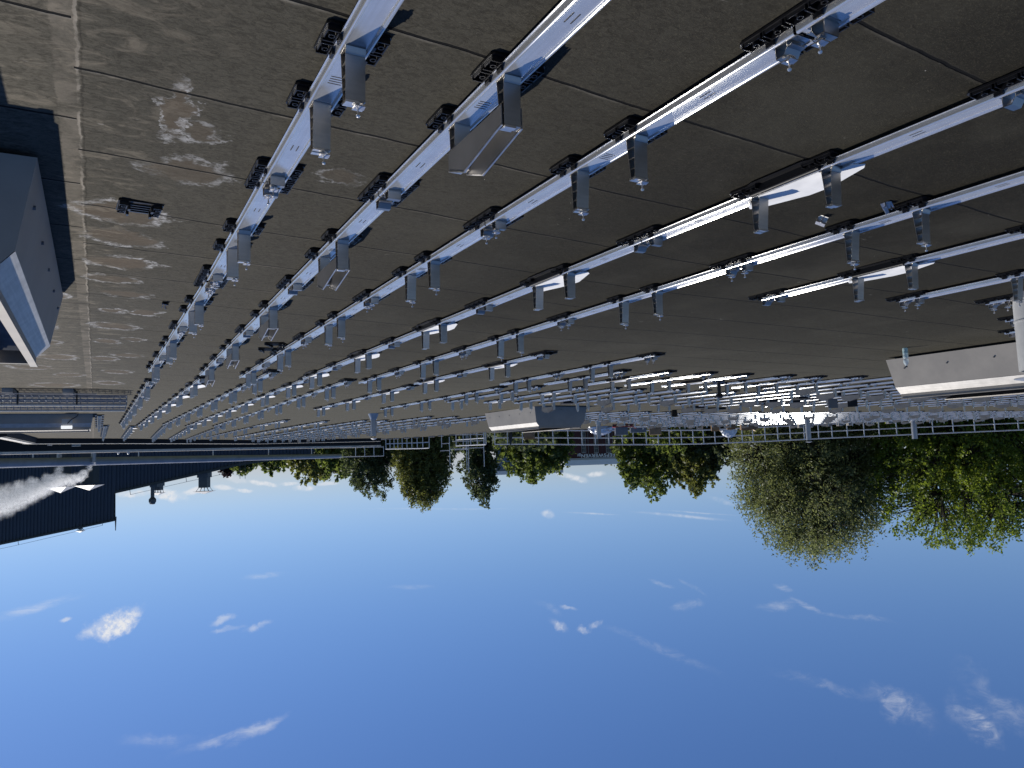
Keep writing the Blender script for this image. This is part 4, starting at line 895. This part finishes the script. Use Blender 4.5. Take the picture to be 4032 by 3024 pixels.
def tree(label,x0,x1,ytop,V,mt,leaf,asp,nl,zbot=-4.,name='broadleaf_tree',group='trees beyond the roof edge',airy=1.,lobes=26,ztrunk=-8.4,seed=0,cone=0.,nc=0,low=.0,rag=.16,bl=1.):
    rg=np.random.default_rng(seed+100); xc=(x0+x1)/2; u,zt=FP(xc,ytop,V); a=(x1-x0)/2*V/FPX; c=(zt-zbot)/2; zc=(zt+zbot)/2
    q=RU*u+FV*V; t=thing(name,label,'tree',(q.x,q.y,ztrunk),YAW,group); z0=ztrunk
    nc=nc or int(lobes*15)
    # crown outline: an ellipsoid with bumps, so the edge is uneven
    K=rg.normal(size=(26,3)); K/=np.linalg.norm(K,axis=1)[:,None]; KA=rg.uniform(-.8,1,26)
    C=[]
    while len(C)<nc:
        d=rg.normal(size=3); d/=np.linalg.norm(d); bump=1-rag*.55+rag*float((KA*np.exp((K@d-1)*14)).sum()); rr=(rg.random()**(1/2.3))
        p=d*rr*bump; f=(p[2]+1)/2
        wd=1-cone*max(0,f-.2)
        if p[2]<-.2: p[2]=max(p[2],-1)
        C.append((p[0]*a*wd,p[1]*a*.8*wd,zc-z0+p[2]*c))
    C=np.array(C); C[0]=(a*.05,0,zt-z0-.2)
    nl_=max(3,int(nl*1.45/nc)); rad=max(.26,a*.07)*airy
    Dv=C-np.array([0,0,zc-z0-c*1.1]); Dv/=np.linalg.norm(Dv,axis=1)[:,None]; Dv+=rg.normal(size=Dv.shape)*.35; tt=rg.uniform(-1.0,.55,(nc*nl_,1))
    P=np.repeat(C,nl_,0)+np.repeat(Dv,nl_,0)*tt*rad*2.1+rg.normal(size=(nc*nl_,3))*rad*.42*(1.15-tt*.6)*np.array([1,1,.85]); keep=rg.random(len(P))<np.repeat(rg.uniform(.45,1,nc),nl_)
    quads(P[keep],leaf,asp,'crown',LEAF[mt],t)
    mb=MB(); top=Vector((0,0,zc-z0+c*.45)); tr=(.028*a+.08)*bl; N=7; prev=Vector((0,0,0)); TP=[prev]
    for i in range(1,N+1):
        f=i/N; nx=Vector((rg.uniform(-.05,.05)*a*f,rg.uniform(-.05,.05)*a*f,top.z*f)); mb.bar(prev,nx,tr*(1-.8*(f-1/N)),8,tr*(1-.8*f)); prev=nx; TP.append(nx)
    L=C[rg.choice(nc,min(nc,int(lobes)),replace=False)]*np.array([.62,.62,.9]); 
    def ptrunk(z):
        f=min(max(z/top.z,0),1)*N; k=min(int(f),N-1); return TP[k].lerp(TP[k+1],f-k)
    for p in L:
        h=math.hypot(p[0],p[1]); s0=ptrunk(max(.22*top.z,p[2]-h*1.3-.5)); md=s0.lerp(Vector(p),.5)+Vector((0,0,-.05*a))+Vector(rg.normal(size=3)*.03*a)
        mb.bar(s0,md,tr*.36,6,tr*.24); mb.bar(md,Vector(p),tr*.24,5,tr*.12)
    for p in C:
        k=int(np.argmin(((L-p)**2).sum(1)+np.where(L[:,2]>p[2],2.,0))); l=Vector(L[k]); v=Vector(p); m2=l.lerp(v,.55)+Vector(rg.normal(size=3)*.02*a); mb.bar(l,m2,.02+.10*tr,4,.016+.04*tr); mb.bar(m2,v,.016+.04*tr,3,.008)
    mb.build('trunk',M['bark'],t)
    return t
TL=[('dark grey-green round tree standing behind the end of the black parapet',1342,1578,1962,72,'dark',.125,.5,22000,dict(seed=1,lobes=30,zbot=-3)),
 ('large olive-green tree tapering upward, behind the short railing piece',1532,1808,2016,70,'olive',.125,.5,36000,dict(seed=2,lobes=50,nc=1300,rag=.1,zbot=-3,cone=.25)),
 ('narrow dark airy tree behind the scaffold poles',1814,1980,1990,84,'dark',.16,.6,9000,dict(seed=3,lobes=26,airy=.9,zbot=-2)),
 ('broad bright-edged tree left of the lettered building',1950,2275,1905,80,'green',.19,.7,19000,dict(seed=4,lobes=42,zbot=-4)),
 ('loose spreading tree right against the lettered building',2410,2720,1958,78,'green',.20,.7,13000,dict(seed=5,lobes=30,airy=1.1,zbot=-3)),
 ('dense yellow-green tree between the spreading tree and the willow',2590,2900,1945,76,'olive',.18,.7,20000,dict(seed=6,lobes=40,zbot=-4)),
 ('huge silvery willow-like tree towering over the railing',2870,3585,2240,68,'willow',.128,.42,105000,dict(seed=7,bl=1.7,rag=.2,nc=2600,lobes=80,zbot=-4,airy=1.0)),
 ('huge airy maple-like tree at the picture edge with gaps of sky',3420,4260,2165,62,'maple',.125,.6,66000,dict(seed=8,bl=1.5,lobes=80,nc=1500,zbot=-3,airy=.6)),
 ('low yellow-green tree behind the end of the duct',1130,1370,1900,120,'olive',.30,.7,7000,dict(seed=9,lobes=22,zbot=-3)),
 ('low green tree beside the ladder on the warehouse',985,1160,1874,125,'green',.30,.7,5000,dict(seed=10,lobes=16,zbot=-3)),
 ('small dark purple tree rising behind the warehouse verge',862,925,1880,140,'purple',.25,.7,1800,dict(seed=11,lobes=10,zbot=0)),
 ('small green tree between the purple tree and the ladder',905,1010,1872,135,'green',.28,.7,2600,dict(seed=12,lobes=12,zbot=0)),
 ('low tree behind the dark round tree, only its top showing',1240,1420,1892,110,'green',.28,.7,5000,dict(seed=13,lobes=18,zbot=-3)),
 ('far green treetops above the lettered building roof',2160,2320,1838,175,'green',.40,.7,4000,dict(seed=14,lobes=16,zbot=-3)),
 ('far treetops right of the lettered building, very low',2300,2480,1832,180,'green',.4,.7,4000,dict(seed=15,lobes=16,zbot=-3)),
 ('dark bushy tree low behind the rail gap left of the maple',2700,2960,1850,74,'dark',.2,.7,9000,dict(seed=16,lobes=22,zbot=-4)),
 ('low green tree filling the space under the willow',3000,3450,1830,74,'green',.2,.7,12000,dict(seed=17,lobes=30,zbot=-5)),
 ('low bright tree under the maple crown by the railing',3480,4100,1850,70,'maple',.2,.7,15000,dict(seed=18,lobes=34,zbot=-5)),
 ('low green tree under the loose spreading tree',2500,2800,1800,72,'green',.2,.7,8000,dict(seed=19,lobes=20,zbot=-5)),
 ('low dark tree under the broad tree at the railing',1900,2250,1790,72,'dark',.2,.7,9000,dict(seed=20,lobes=24,zbot=-5)),
 ('low dark tree behind the scaffold poles',1640,1960,1800,74,'dark',.2,.7,9000,dict(seed=21,lobes=24,zbot=-5)),
 ('low olive tree between the duct end and the dark round tree',1330,1600,1830,78,'dark',.2,.7,8000,dict(seed=22,lobes=22,zbot=-5))]
for lb,x0,x1,yt,V,mt,lf,asp,nl,kw in TL: tree(lb,x0,x1,yt,V,mt,lf,asp,nl,**kw)
